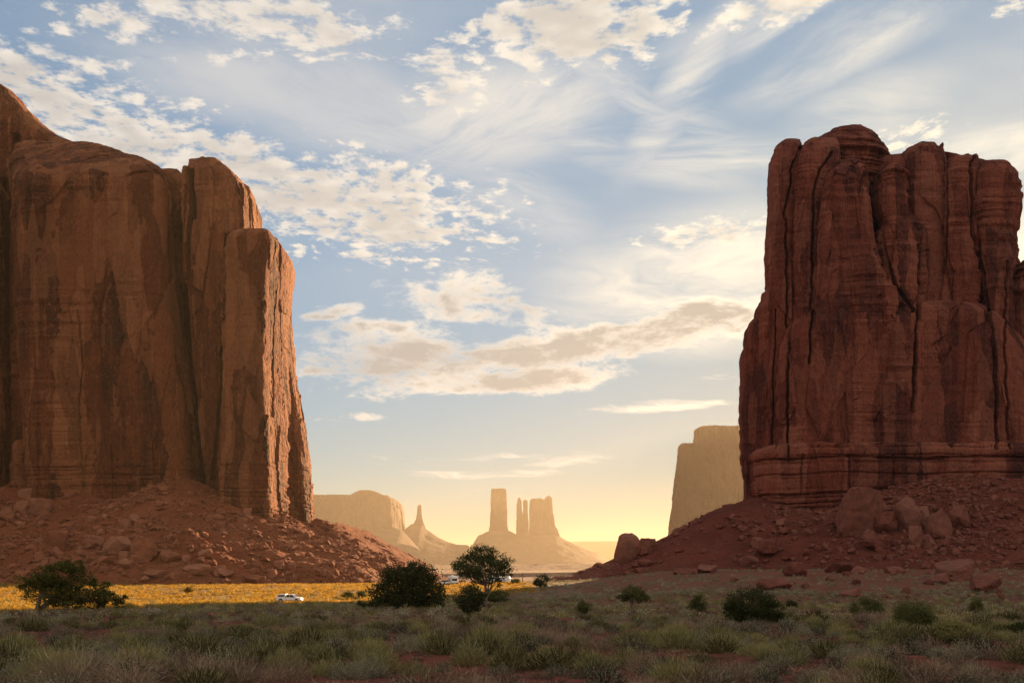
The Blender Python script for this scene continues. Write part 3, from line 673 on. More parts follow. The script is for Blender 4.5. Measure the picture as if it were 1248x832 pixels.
def build_ground():
    ang = np.concatenate([np.linspace(-34, 34, 460), np.linspace(34, 326, 120)[1:-1]]); th = np.radians(ang)
    rad = np.concatenate([[.3], np.geomspace(2, 420, 330), np.geomspace(430, 15000, 60)])
    X = rad[:, None] * np.sin(th)[None]; Y = rad[:, None] * np.cos(th)[None]
    Z = base_z(X, Y)
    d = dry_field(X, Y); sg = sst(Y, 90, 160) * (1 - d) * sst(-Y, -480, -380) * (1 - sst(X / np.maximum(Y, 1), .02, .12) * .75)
    far = sst(rad, 600, 900)[:, None] + 0 * X
    o = link('ground', grid_mesh('ground', X, Y, Z, soil_mat(), {'dry_grass': d.ravel(), 'sage': np.maximum(sg, far * .6).ravel(), 'sand': np.exp(-((X - 36.5) / 7.5) ** 4 - ((Y - 110) / 9) ** 4).ravel()}, wrap=True, smooth=True)); tag(o, kind='structure')
    X, Y = np.meshgrid(np.arange(-380, -30, .75), np.arange(300, 640, .75))
    Z = talus_left(X, Y)
    f1, f2, h, ox, oy, oz = worley(X / 2.2, Y / 2.2, 0 * X, 51); f = sst(fbm(X / 30, Y / 30, 0, 2, 52), -.1, .4)
    Z = Z + f * .7 * np.clip(.55 - f1, 0, 1) * (1 + hr(h, 1))
    Z = np.where(Z < base_z(X, Y) - 1.5, base_z(X, Y) - 1.5, Z)
    o = link('talus_slope', grid_mesh('talus_slope', X, Y, Z, M_TALUS_L)); tag(o, kind='structure')
    X, Y = np.meshgrid(np.arange(-20, 430, .8), np.arange(290, 700, .8))
    Z = talus_right(X, Y)
    f1, f2, h, ox, oy, oz = worley(X / 2.2, Y / 2.2, 0 * X, 53); f = sst(fbm(X / 30, Y / 30, 0, 2, 54), 0, .5)
    Z = Z + f * .55 * np.clip(.5 - f1, 0, 1) * (1 + hr(h, 1))
    Z = np.where(Z < base_z(X, Y) - 1.5, base_z(X, Y) - 1.5, Z)
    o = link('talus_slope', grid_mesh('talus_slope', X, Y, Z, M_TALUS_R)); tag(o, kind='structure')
def build_haze():
    me = bpy.data.meshes.new('haze'); bm = bmesh.new(); bmesh.ops.create_cube(bm, size=1)
    top, bot, R = HAZE_TOP, -16.0, 15600.0
    for v in bm.verts: v.co = (v.co.x * 2 * R, v.co.y * 2 * R, bot + (v.co.z + .5) * (top - bot))
    bm.to_mesh(me); bm.free()
    m, t, o = new_mat('haze_air'); p = t.nodes.new('ShaderNodeVolumePrincipled')
    p.inputs['Color'].default_value = HAZE_COL + (1,); p.inputs['Density'].default_value = HAZE_D; p.inputs['Anisotropy'].default_value = HAZE_G
    p.inputs['Density Attribute'].default_value = ''
    t.links.new(p.outputs[0], o.inputs['Volume'])
    me.materials.append(m); tag(link('haze', me), kind='stuff')
HAZE_COL = (.45, .375, .28); HAZE_D = 7.0e-5; HAZE_G = .48; HAZE_TOP = 380.0
build_ground()
build_left_butte()
build_right_butte()
build_far()
build_haze()
# ------------------------------------------------------------------ boulders and rubble
RNG = np.random.default_rng(7)
def hit(px, py, y0=14.0, y1=760.0):
    """first ground point seen along a pixel of the photograph"""
    Yv = np.concatenate([np.arange(y0, 120, .4), np.arange(120, y1, .8)]); Xv = (px - 624) / F * Yv
    row = HOR - land(Xv, Yv) / Yv * F
    ok = np.nonzero(row <= py)[0]
    i = ok[0] if len(ok) else len(Yv) - 1
    return float(Xv[i]), float(Yv[i])
_ico = {}
def ico(sub):
    if sub not in _ico:
        bm = bmesh.new(); bmesh.ops.create_icosphere(bm, subdivisions=sub, radius=1)
        _ico[sub] = (np.array([v.co for v in bm.verts]), np.array([[v.index for v in f.verts] for f in bm.faces])); bm.free()
    return _ico[sub]
def rock_verts(seed, sub=4, cuts=13, dr=(.6, .92)):
    r = np.random.default_rng(seed); N, T = ico(sub)
    P = r.normal(size=(cuts, 3)); P /= np.linalg.norm(P, axis=1)[:, None]
    P = np.vstack([P, [[0, 0, -1], [0, 0, 1]]]); D = np.concatenate([r.uniform(*dr, cuts), [.6, .78 if dr[0] < .8 else .97]])
    dp = N @ P.T
    rad = np.min(np.where(dp > .05, D[None] / np.maximum(dp, .05), 9), 1)
    rad = np.minimum(rad, 1.2)
    V = N * rad[:, None]
    V = V + N * (.05 * fbm(V[:, 0] * 2.3, V[:, 1] * 2.3, V[:, 2] * 2.3 + seed, 4, seed, .6) + .035 * fbm(V[:, 0] * 1.0, V[:, 1], V[:, 2] * 9, 3, seed + 1))[:, None]
    return V / np.array([np.abs(V[:, 0]).max(), np.abs(V[:, 1]).max(), np.abs(V[:, 2]).max()]), T
ROCKS = {}
def rock_mesh(i, mat):
    key = (i, mat.name)
    if key not in ROCKS:
        V, T = rock_verts(300 + i) if i < 100 else rock_verts(300 + i, 4, 40, (.92, 1.0)); ROCKS[key] = raw_mesh('boulder', V, None, mat, tris=T)
    return ROCKS[key]
def boulder(px, py, w, h, mat, label, group, tilt=8, i=None):
    x, y = hit(px, py); k = y / F
    o = link('boulder', rock_mesh(RNG.integers(0, 12) if i is None else i, mat))
    W, H = w * k / 2, h * k
    o.scale = (W, W * RNG.uniform(.75, 1.1), H * .56)
    o.location = (x, y + W * .6, land1(x, y + W * .5) + H * .30)
    o.rotation_euler = (radians(RNG.normal() * tilt), radians(RNG.normal() * tilt), RNG.uniform(-.5, .5) + (0 if RNG.random() < .5 else pi))
    return tag(o, label, 'boulder', group)
def build_boulders():
    g = 'boulders fallen below the right butte'
    R = [(1048, 655, 66, 66, 'huge upright red block leaning against the foot of the right butte'), (1083, 652, 46, 30, 'broad dark block just right of the huge upright block'),
         (1106, 648, 34, 46, 'tall pointed red block in the middle of the rock pile'), (1130, 645, 20, 32, 'narrow tall block right of the pointed red block'),
         (1152, 656, 38, 34, 'dark grey faced block on the right side of the rock pile'), (1174, 645, 32, 30, 'slanting red block above the dark grey faced block'),
         (1076, 672, 46, 20, 'wide low block lying below the huge upright block'), (1118, 668, 22, 30, 'layered stump of rock below the pointed red block'),
         (1168, 708, 60, 24, 'large pale flat topped boulder with a slab leaning on it'), (1148, 712, 36, 15, 'pale tilted slab leaning on the large flat boulder'),
         (1206, 722, 42, 26, 'lone dark undercut boulder nearest the right edge of the picture'), (947, 719, 44, 17, 'flat pale boulder above the big round dark bush'),
         (1042, 727, 36, 10, 'low flat rock sunk in the soil above the sandy patch'), (834, 700, 30, 9, 'flat oval boulder, leftmost on the right slope'),
         (862, 698, 28, 12, 'brown boulder just right of the flat oval boulder'), (938, 682, 32, 22, 'largest boulder of the small cluster halfway up the right slope'),
         (913, 692, 24, 15, 'dark sided boulder at the left of the slope cluster'), (924, 668, 16, 14, 'small boulder on top of the slope cluster'),
         (971, 702, 30, 20, 'rounded red boulder between the slope cluster and the rock pile'), (1024, 698, 34, 14, 'long low boulder under the rock pile'),
         (1048, 699, 22, 11, 'smaller low boulder touching the long low boulder'), (1094, 699, 26, 9, 'flat slab in the soil below the layered stump'),
         (986, 653, 13, 9, 'small dark rock alone on the bare slope left of the huge block'), (769, 683, 42, 38, 'big rounded boulder on the crest at the left end of the right slope'),
         (792, 674, 24, 22, 'angular boulder on the crest behind the big rounded one'), (786, 690, 18, 9, 'small boulder at the foot of the big rounded crest boulder'), (728, 692, 13, 8, 'spiky low rock at the far left tip of the right slope')]
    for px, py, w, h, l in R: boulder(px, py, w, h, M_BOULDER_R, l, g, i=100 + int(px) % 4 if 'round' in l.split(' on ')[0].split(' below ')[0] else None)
    g = 'boulders fallen below the left butte'
    L = [(24, 626, 28, 17, 'boulder at the upper left in a heap under the left butte'), (46, 628, 32, 22, 'largest pale boulder in the heap under the left butte'), (52, 606, 20, 17, 'rock standing behind the heap under the left butte'),
         (28, 606, 18, 13, 'small rock above the left end of the heap'), (8, 636, 26, 16, 'boulder cut by the left edge of the picture'), (66, 674, 28, 28, 'upright red block above the leaning juniper'),
         (110, 672, 28, 18, 'pale flat faced boulder in the middle of the left slope'), (138, 676, 36, 24, 'wide pale slab in the middle of the left slope'), (172, 686, 34, 34, 'tall block with a sunlit edge below the left butte'),
         (124, 692, 22, 13, 'small flat boulder below the pale flat faced boulder'), (150, 697, 22, 11, 'flat slab low on the left slope'), (150, 682, 18, 11, 'small block beside the wide pale slab'), (246, 682, 22, 11, 'lone rounded boulder right of the tall block'),
         (205, 686, 28, 13, 'low boulder right of the tall block'), (238, 704, 36, 14, 'long boulder with a sunlit top low on the left slope'), (268, 704, 26, 11, 'boulder with a sunlit top, right of the long one'), (356, 697, 11, 13, 'small pale cream rock standing out on the left slope'),
         (358, 708, 7, 9, 'reddish stub of rock under the pale cream rock'), (308, 712, 26, 12, 'dark low boulder near the foot of the left slope'), (186, 706, 28, 10, 'flat rock near the yellow field on the left'), (384, 596, 7, 7, ''), (330, 702, 16, 8, 'small boulder below the sunlit gully')]
    for px, py, w, h, l in L:
        if l: boulder(px, py, w, h, M_BOULDER, l, g)
    # lesser stones, each on its own
    n = 0
    while n < 110:
        px, py = RNG.uniform(870, 1248), RNG.uniform(640, 735)
        d = np.exp(-((px - 1100) / 90) ** 2 - ((py - 670) / 28) ** 2) + .12
        if RNG.random() > d: continue
        s = RNG.uniform(4, 9) * (1.5 if RNG.random() < .15 else 1)
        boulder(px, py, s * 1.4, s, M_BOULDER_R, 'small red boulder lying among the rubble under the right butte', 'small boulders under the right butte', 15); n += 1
    n = 0
    while n < 120:
        px, py = RNG.uniform(-5, 420), RNG.uniform(610, 712)
        d = np.exp(-((px - 120) / 120) ** 2 - ((py - 675) / 30) ** 2) + .2
        if RNG.random() > d: continue
        if land1(*hit(px, py)) > 36: continue
        s = RNG.uniform(4, 9) * (1.4 if RNG.random() < .15 else 1)
        boulder(px, py, s * 1.4, s, M_BOULDER, 'small pale red boulder lying among the rubble under the left butte', 'small boulders under the left butte', 15); n += 1
def build_rubble(name, mat, n, xr, yr, seed, dens, zmin):
    r = np.random.default_rng(seed); N, T = ico(1)
    X = r.uniform(*xr, n * 4); Y = r.uniform(*yr, n * 4)
    Z = land(X, Y); k = (Z > base_z(X, Y) + zmin) & (r.random(len(X)) < dens(X, Y)); X, Y, Z = X[k][:n], Y[k][:n], Z[k][:n]
    m = len(X); s = .22 * r.pareto(1.9, m) + .2; s = np.minimum(s, 1.9)
    jit = 1 + .35 * r.normal(size=(m, len(N), 1)) * .6
    V = N[None] * jit * (s[:, None] * np.stack([r.uniform(.8, 1.4, m), r.uniform(.8, 1.4, m), r.uniform(.45, .95, m)], -1))[:, None, :]
    V = V + np.stack([X, Y, Z + s * .2], -1)[:, None]
    TT = T[None] + (np.arange(m) * len(N))[:, None, None]
    o = link(name, raw_mesh(name, V.reshape(-1, 3), None, mat, tris=TT.reshape(-1, 3))); tag(o, kind='stuff')
build_boulders()
build_rubble('rubble', M_BOULDER, 22000, (-330, -40), (300, 470), 3, lambda X, Y: .15 + .85 * sst(fbm(X / 22, Y / 22, 0, 3, 91), -.1, .5), .4)
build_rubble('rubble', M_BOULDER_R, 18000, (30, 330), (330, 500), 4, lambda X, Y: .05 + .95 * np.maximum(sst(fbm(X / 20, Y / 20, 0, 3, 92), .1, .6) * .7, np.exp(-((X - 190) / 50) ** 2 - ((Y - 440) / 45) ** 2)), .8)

# ------------------------------------------------------------------ plants
def leaf_mat(name, cols, trans=.35, rand=1.5):
    m, t, o = new_mat(name)
    tint = attr(t, 'tint'); r = objrand(t)
    P = pos(t); lp = noise(t, P, .35, 3, .6)
    c = mix(t, (tint * .65 + (r - .5) * rand + (lp - .5) * .7).m('ADD', .1, clamp=True), cols[0], cols[1])
    c = mix(t, tint.step(.62, .95) * .8, c, cols[2])
    d = t.nodes.new('ShaderNodeBsdfDiffuse'); tr = t.nodes.new('ShaderNodeBsdfTranslucent'); put(t, c, d.inputs[0]); put(t, c, tr.inputs[0])
    ms = t.nodes.new('ShaderNodeMixShader'); ms.inputs[0].default_value = trans
    t.links.new(d.outputs[0], ms.inputs[1]); t.links.new(tr.outputs[0], ms.inputs[2]); t.links.new(ms.outputs[0], o.inputs[0]); return m
M_SAGE = leaf_mat('sage_leaf', ((.06, .052, .030), (.28, .24, .145), (.50, .43, .28)))
M_RABBIT = leaf_mat('rabbitbrush_stem', ((.065, .058, .020), (.29, .25, .095), (.54, .45, .21)))
M_DRY = leaf_mat('dry_twig', ((.11, .07, .048), (.34, .23, .145), (.54, .40, .25)))
M_GOLD = leaf_mat('golden_grass', ((.12, .075, .018), (.38, .21, .034), (.52, .35, .085)), .45)
M_JUNIPER = leaf_mat('juniper_leaf', ((.05, .058, .022), (.15, .148, .052), (.24, .22, .085)), .3)
M_JUNIPER_SUN = leaf_mat('juniper_leaf_sunlit', ((.035, .038, .013), (.11, .105, .028), (.26, .22, .05)), .4)  # sunlit copy of the juniper leaf: yellow sunlight put into the tip colour
def bark_mat():
    m, t, o = new_mat('juniper_bark'); P = pos(t); n = noise(t, mulv(t, P, (6, 6, 1.2)), 1, 5, .6)
    s = bsdf(t, mix(t, n.step(.3, .7), (.10, .07, .05), (.24, .18, .14)), .95, spec=.1); t.links.new(bump(t, n, .05), s.inputs['Normal']); t.links.new(s.outputs[0], o.inputs[0]); return m
M_BARK = bark_mat()
def blades(r, n, r0, L, tilt0, tilt1, w, droop=.25, flat=1.0, clump=1):
    """n tapered curved blades fanning out of a disc; returns verts, quads, tint"""
    az = r.uniform(0, 2 * pi, n); ti = np.radians(tilt0 + (tilt1 - tilt0) * np.sqrt(r.random(n)))
    if clump > 1:
        ca = r.uniform(0, 2 * pi, clump); ct = np.radians(r.uniform(tilt0, tilt1, clump)); i = r.integers(0, clump, n)
        az = ca[i] + r.normal(size=n) * .28; ti = np.abs(ct[i] + r.normal(size=n) * .20)
    ln = L * r.uniform(.55, 1.05, n)
    d = np.stack([np.sin(ti) * np.cos(az), np.sin(ti) * np.sin(az), np.cos(ti) * flat], -1)
    b = np.stack([np.cos(az) * r0 * r.random(n), np.sin(az) * r0 * r.random(n), 0 * az], -1)
    out = np.stack([np.cos(az), np.sin(az), -.4 + 0 * az], -1)
    p1 = b + d * (ln * .5)[:, None]; p2 = b + d * ln[:, None] + out * (droop * ln * np.sin(ti))[:, None]
    p2 = p2 + r.normal(size=(n, 3)) * .06 * L
    sd = r.normal(size=(n, 3)); sd -= d * (sd * d).sum(1)[:, None]; sd /= np.linalg.norm(sd, axis=1)[:, None]
    sd = sd * (w * r.uniform(.6, 1.3, n))[:, None]
    V = np.stack([b - sd * .5, b + sd * .5, p1 - sd * .6, p1 + sd * .6, p2 - sd * .18, p2 + sd * .18], 1)
    k = np.arange(n)[:, None] * 6
    Q = np.stack([k + [0, 1, 3, 2], k + [2, 3, 5, 4]], 1).reshape(-1, 4)
    return V.reshape(-1, 3), Q, np.repeat(r.random(n), 6), p2, d
def leaflets(r, C, n, s, asp=.4):
    """n small leaf faces scattered on centres C"""
    i = r.integers(0, len(C), n); u = r.normal(size=(n, 3)); u /= np.linalg.norm(u, axis=1)[:, None]
    v = np.cross(u, r.normal(size=(n, 3))); v /= np.linalg.norm(v, axis=1)[:, None]
    ss = (s * r.uniform(.6, 1.4, n))[:, None]
    c = C[i]
    V = np.stack([c - u * ss, c + v * ss * asp, c + u * ss, c - v * ss * asp], 1).reshape(-1, 3)
    return V, np.arange(n * 4).reshape(-1, 4), np.repeat(r.random(n), 4)
def join(parts):
    V = []; Q = []; T = []; k = 0
    for v, q, t_ in parts: V.append(v); Q.append(q + k); T.append(t_); k += len(v)
    return np.vstack(V), np.vstack(Q), np.concatenate(T)
def blades_at(r, P, D, L, w):
    """short tapered blades growing from points P along D"""
    n = len(P); D = D / np.linalg.norm(D, axis=1)[:, None]; ln = L * r.uniform(.55, 1.15, n)
    sd = r.normal(size=(n, 3)); sd -= D * (sd * D).sum(1)[:, None]; sd /= np.linalg.norm(sd, axis=1)[:, None]; sd *= (w * r.uniform(.6, 1.3, n))[:, None]
    p1 = P + D * (ln * .5)[:, None]; p2 = P + D * ln[:, None] + r.normal(size=(n, 3)) * .12 * L
    V = np.stack([P - sd * .5, P + sd * .5, p1 - sd * .6, p1 + sd * .6, p2 - sd * .15, p2 + sd * .15], 1); k = np.arange(n)[:, None] * 6
    Q = np.stack([k + [0, 1, 3, 2], k + [2, 3, 5, 4]], 1).reshape(-1, 4)
    return V.reshape(-1, 3), Q, np.repeat(r.random(n), 6)
def dome(r, n, R, H, lump=.2):
    d = r.normal(size=(n, 3)); d[:, 2] = np.abs(d[:, 2]) * .9 + .03; d /= np.linalg.norm(d, axis=1)[:, None]; s = r.uniform(0, 90)
    rad = r.random(n) ** .3 * (1 + lump * 1.6 * fbm(d[:, 0] * 1.9 + s, d[:, 1] * 1.9, d[:, 2] * 1.9, 2, 5))
    return d * np.array([R, R, H]) * rad[:, None], d
def sage_geo(seed, q=1.0):
    r = np.random.default_rng(seed); k = q ** .5
    P, d = dome(r, int(330 * q) + 4, .44, .36, .3); a = blades_at(r, P * .8, d + [0, 0, .5], .17, .009 / k)
    P, d = dome(r, int(1000 * q) + 6, .47, .46, .3); l = leaflets(r, P + r.normal(size=P.shape) * .02, len(P), .019 / k, .5)
    t_ = blades(r, int(30 * q) + 3, .05, .4, 10, 80, .012)[:3]
    return join([a, l, t_])
def rabbit_geo(seed, q=1.0):
    r = np.random.default_rng(seed); k = q ** .5
    P, d = dome(r, int(1250 * q) + 8, .46, .42, .22); a = blades_at(r, P, d * .9 + [0, 0, .55] + r.normal(size=P.shape) * .18, .17, .0075 / k)
    return join([a, blades(r, int(90 * q) + 4, .10, .46, 4, 82, .009 / k, .1)[:3]])
def dry_geo(seed, q=1.0):
    r = np.random.default_rng(seed); k = q ** .5
    P, d = dome(r, int(760 * q) + 8, .46, .38, .3); a = blades_at(r, P, d * .8 + [0, 0, .35] + r.normal(size=P.shape) * .4, .17, .0065 / k)
    return join([a, blades(r, int(120 * q) + 5, .10, .5, 5, 84, .008 / k, .1)[:3]])
def geo_mesh(name, g, mat): return raw_mesh(name, g[0], g[1], mat, attrs={'tint': g[2]})
def scatter_mesh(name, protos, X, Y, Z, S, mat, which, r, kind='stuff'):
    """many plants in one cover mesh"""
    Vs, Qs, Ts = [], [], []; k = 0
    for i in range(len(protos)):
        ix = np.nonzero(which == i)[0]
        if not len(ix): continue
        V, Q, T = protos[i]; a = r.uniform(0, 2 * pi, len(ix)); c, s_ = np.cos(a), np.sin(a)
        sx = S[ix] * r.uniform(.85, 1.2, len(ix)); sz = S[ix] * r.uniform(.75, 1.15, len(ix))
        vx = (V[None, :, 0] * c[:, None] - V[None, :, 1] * s_[:, None]) * sx[:, None] + X[ix][:, None]
        vy = (V[None, :, 0] * s_[:, None] + V[None, :, 1] * c[:, None]) * sx[:, None] + Y[ix][:, None]
        vz = V[None, :, 2] * sz[:, None] + Z[ix][:, None] - .03
        Vs.append(np.stack([vx, vy, vz], -1).reshape(-1, 3)); Qs.append((Q[None] + (np.arange(len(ix)) * len(V))[:, None, None] + k).reshape(-1, 4))
        Ts.append(np.clip(T[None] * .4 + r.uniform(-.1, .7, len(ix))[:, None], 0, 1).ravel()); k += len(ix) * len(V)
    o = link(name, raw_mesh(name, np.vstack(Vs), np.vstack(Qs), mat, attrs={'tint': np.concatenate(Ts)}))
    return tag(o, kind=kind)
def bare(X, Y):
    """patches of bare soil"""
    b = sst(fbm(X / 5.5, Y / 8, .2, 3, 64), .06, .26)
    cx, cy_ = hit(1025, 752)
    return np.maximum(b, np.exp(-((X - cx) / 7.5) ** 2 - ((Y - cy_) / 9) ** 2) * 1.2)
def build_scrub():
    r = np.random.default_rng(5)
    # candidate places, denser near the camera, kept apart by a cell grid
    n = 60000
    Y = np.sqrt(r.uniform(17 ** 2, 215 ** 2, n)); X = r.uniform(-.56, .56, n) * (Y + 4)
    o = np.argsort(Y); X, Y = X[o], Y[o]
    sp = np.interp(Y, [15, 40, 90, 215], [1.3, 1.42, 1.62, 1.7])
    cell = set(); keep = []
    for i in range(n):
        c = (int(X[i] / sp[i] // 1), int(Y[i] / sp[i] // 1))
        if c in cell: continue
        cell.add(c); keep.append(i)
    X, Y = X[keep], Y[keep]
    k = (r.random(len(X)) > np.clip(bare(X, Y), 0, .97)) & (dry_field(X, Y) < .45)
    X, Y = X[k], Y[k]; Z = land(X, Y)
    f = fbm(X / 9, Y / 12, .5, 3, 66) * .8 + r.normal(size=len(X)) * .30
    kind = np.where(f > .15, 1, np.where(f < -.26, 2, 0))
    S = r.uniform(.75, 1.6, len(X)) * np.interp(Y, [20, 45, 100, 215], [.84, .96, .95, .7]) * (1 + .35 * sst(fbm(X / 18, Y / 18, 2.2, 2, 67), 0, .5))
    specs = [('sagebrush', M_SAGE, sage_geo, 'grey green sagebrush clump on the shaded flat', 'sagebrush clumps on the flat', 300),
             ('rabbitbrush', M_RABBIT, rabbit_geo, 'bright green broom like rabbitbrush clump on the shaded flat', 'rabbitbrush clumps on the flat', 300),
             ('dry_shrub', M_DRY, dry_geo, 'brown twiggy half dead shrub on the shaded flat', 'dry brown shrubs on the flat', 260)]
    for ki, (nm, mat, fn, lab, grp, cap) in enumerate(specs):
        ix = np.nonzero(kind == ki)[0]
        near = ix[:cap]; rest = ix[cap:]
        metas = [geo_mesh(nm, fn(40 + ki * 10 + j), mat) for j in range(6)]
        for i in near:
            ob = bpy.data.objects.new(nm, metas[r.integers(0, 6)]); COL.objects.link(ob)
            ob.location = (X[i], Y[i], Z[i] - .03); s = S[i]; ob.scale = (s * r.uniform(.9, 1.2), s * r.uniform(.9, 1.2), s * r.uniform(.8, 1.15)); ob.rotation_euler = (r.normal() * .06, r.normal() * .06, r.uniform(0, 6.28))
            tag(ob, lab, 'shrub', grp)
        mid = rest[Y[rest] < 85]; fr = rest[Y[rest] >= 85]
        if len(mid): scatter_mesh('shrub_cover', [fn(140 + ki * 10 + j, .24) for j in range(5)], X[mid], Y[mid], Z[mid], S[mid], mat, r.integers(0, 5, len(mid)), r)
        if len(fr): scatter_mesh('shrub_cover', [fn(240 + ki * 10 + j, .07) for j in range(5)], X[fr], Y[fr], Z[fr], S[fr], mat, r.integers(0, 5, len(fr)), r)
    # low weeds and straws between the shrubs
    n = 5200; Y = np.sqrt(r.uniform(17 ** 2, 75 ** 2, n)); X = r.uniform(-.56, .56, n) * (Y + 4); Z = land(X, Y)
    def straw(seed, m=26):
        q = np.random.default_rng(seed); a = blades(q, m, .10, .24, 0, 70, .010); return a[:3]
    scatter_mesh('dry_grass', [straw(j) for j in range(5)], X, Y, Z, r.uniform(.6, 1.3, n), M_DRY, r.integers(0, 5, n), r)
    # slope greenery below the right butte
    n = 17000; X = r.uniform(-10, 300, n); Y = r.uniform(190, 470, n); Z = land(X, Y)
    hgt = Z - base_z(X, Y)
    k = (np.abs(X) < .56 * Y) & (hgt < 14) & (r.random(n) < (.15 + .85 * sst(fbm(X / 14, Y / 14, .4, 3, 68), -.15, .35)) * np.interp(hgt, [0, 3, 9, 14], [1, .7, .25, .05]) * (1 - .75 * sst(Y, 190, 330) * sst(X / Y, .02, .12))) & (dry_field(X, Y) < .4)
    X, Y, Z = X[k], Y[k], Z[k]
    scatter_mesh('shrub_cover', [sage_geo(340 + j, .06) for j in range(5)], X, Y, Z, r.uniform(.9, 1.9, len(X)), M_SAGE, r.integers(0, 5, len(X)), r)
    # golden grass in the sunlit field
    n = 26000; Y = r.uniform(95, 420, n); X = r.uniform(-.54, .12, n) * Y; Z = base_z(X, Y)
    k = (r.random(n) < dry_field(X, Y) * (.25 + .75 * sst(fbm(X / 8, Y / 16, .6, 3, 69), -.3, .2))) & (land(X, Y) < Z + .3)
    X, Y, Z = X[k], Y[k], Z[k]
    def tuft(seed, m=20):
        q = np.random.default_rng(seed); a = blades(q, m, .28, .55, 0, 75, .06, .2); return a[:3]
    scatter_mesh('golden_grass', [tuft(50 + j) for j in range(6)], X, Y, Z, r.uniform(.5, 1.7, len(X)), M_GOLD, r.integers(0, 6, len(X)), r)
    n = 2600; Y = r.uniform(110, 340, n); X = r.uniform(-.54, .05, n) * Y; Z = base_z(X, Y); k = (dry_field(X, Y) > .5) & (r.random(n) < .5) & (land(X, Y) < Z + .3)
    X, Y, Z = X[k], Y[k], Z[k]
    scatter_mesh('shrub_cover', [rabbit_geo(440 + j, .1) for j in range(4)], X, Y, Z, r.uniform(.6, 1.6, len(X)), M_RABBIT, r.integers(0, 4, len(X)), r)
build_scrub()

def tube(P, R, n=7):
    """tapered tube along points"""
    P = np.array(P, float); R = np.array(R, float); m = len(P)
    T = np.gradient(P, axis=0); T /= np.linalg.norm(T, axis=1)[:, None] + 1e-9
    a = np.cross(T, [0.31, .9, .2]); a /= np.linalg.norm(a, axis=1)[:, None] + 1e-9; b = np.cross(T, a)
    th = np.linspace(0, 2 * pi, n + 1)[:-1]
    V = P[:, None] + R[:, None, None] * (a[:, None] * np.cos(th)[None, :, None] + b[:, None] * np.sin(th)[None, :, None])
    i = np.arange(m - 1)[:, None] * n; j = np.arange(n)[None]; jn = (j + 1) % n
    Q = np.stack([i + j, i + jn, i + n + jn, i + n + j], -1).reshape(-1, 4)
    return V.reshape(-1, 3), Q, np.zeros(m * n)
def tree(name, label, cat, px, py, lobes, fork, trunk_r, nclump, nleaf, leaf, seed, group=None, mat=M_JUNIPER, stems=1, Y=None, clump=.16, stem_px=None):
    """lobes: (px, py, rx, ry) ellipses of the crown as seen; fork: row where the trunk divides; returns the thing"""
    r = np.random.default_rng(seed)
    if Y is None: x, y = hit(px, py)
    else: x, y = (px - 624) / F * Y, Y
    z = land1(x, y); k = y / F
    o = empty(name, (x, y, z)); tag(o, label, cat, group)
    C = []; LB = []; nclump = int(nclump * 1.6); nleaf = int(nleaf * 2.3); clump *= .8
    tot = sum(l[2] * l[3] for l in lobes)
    for (lx, ly, rx, ry) in lobes:
        c = np.array([(lx - px) * k, 0, (py - ly) * k]); rr = np.array([rx * k, (rx * .6 + ry * .4) * k, ry * k])
        m = max(4, int(nclump * rx * ry / tot)); d = r.normal(size=(m, 3)); d /= np.linalg.norm(d, axis=1)[:, None]
        rad = r.uniform(.25, 1, m) ** .45 * (1 + .09 * r.normal(size=m))
        q = c + d * rr * rad[:, None]
        C.append(q); LB.append(np.full(m, (rx + ry) / 2 * k))
    C = np.vstack(C); LB = np.concatenate(LB); C[:, 2] = np.maximum(C[:, 2], .12)
    # trunk and limbs
    parts = []; H = (py - fork) * k
    for s in range(stems):
        off = r.normal(size=3) * [trunk_r * 1.4, trunk_r * 1.4, 0] * (stems > 1); top = np.array([((stem_px or px) - px) * k, 0, H]) + (r.normal(size=3) * [H * .3, H * .3, H * .1] if stems > 1 else np.array([r.normal() * .06 * H, r.normal() * .06 * H, 0]))
        midp = (off + top) / 2 + r.normal(size=3) * [H * .10, H * .10, 0]
        parts.append(tube([off - [0, 0, .3], off * .9 + [0, 0, .1], midp, top], [trunk_r * 1.35, trunk_r, trunk_r * .8, trunk_r * .62], 9))
        nb = max(4, int(22 / stems)); ids = r.choice(len(C), min(nb, len(C)), replace=False)
        for i in ids:
            e = C[i] * .94 + top * .06; st = top if r.random() < .7 else midp
            q1 = st * .6 + e * .4 + np.array([0, 0, -.06 * H]) + r.normal(size=3) * .06 * H; q2 = st * .22 + e * .78 + r.normal(size=3) * .05 * H
            parts.append(tube([st, q1, q2, e], [trunk_r * .42, trunk_r * .26, trunk_r * .14, trunk_r * .05], 5))
    V, Q, _ = join(parts); link('trunk', raw_mesh('trunk', V, Q, M_BARK, smooth=True), o)
    # crown: leaf clumps, each a cluster of sprays
    per = max(6, int(nleaf / len(C)))
    cr = np.repeat(C, per, 0) + r.normal(size=(len(C) * per, 3)) * np.repeat(LB * clump, per)[:, None] * np.array([1, 1, .7])
    cr[:, 2] = np.maximum(cr[:, 2], .03)
    V, Q, T = leaflets(r, cr, len(cr), leaf * .78, .55)
    T = np.clip(T * .6 + np.repeat(np.repeat(r.random(len(C)), per)[r.integers(0, 1, 1)[0]:], 1)[:len(cr)].repeat(4)[:len(T)] * .4, 0, 1)
    link('crown', raw_mesh('crown', V, Q, mat, attrs={'tint': T}), o)
    return o
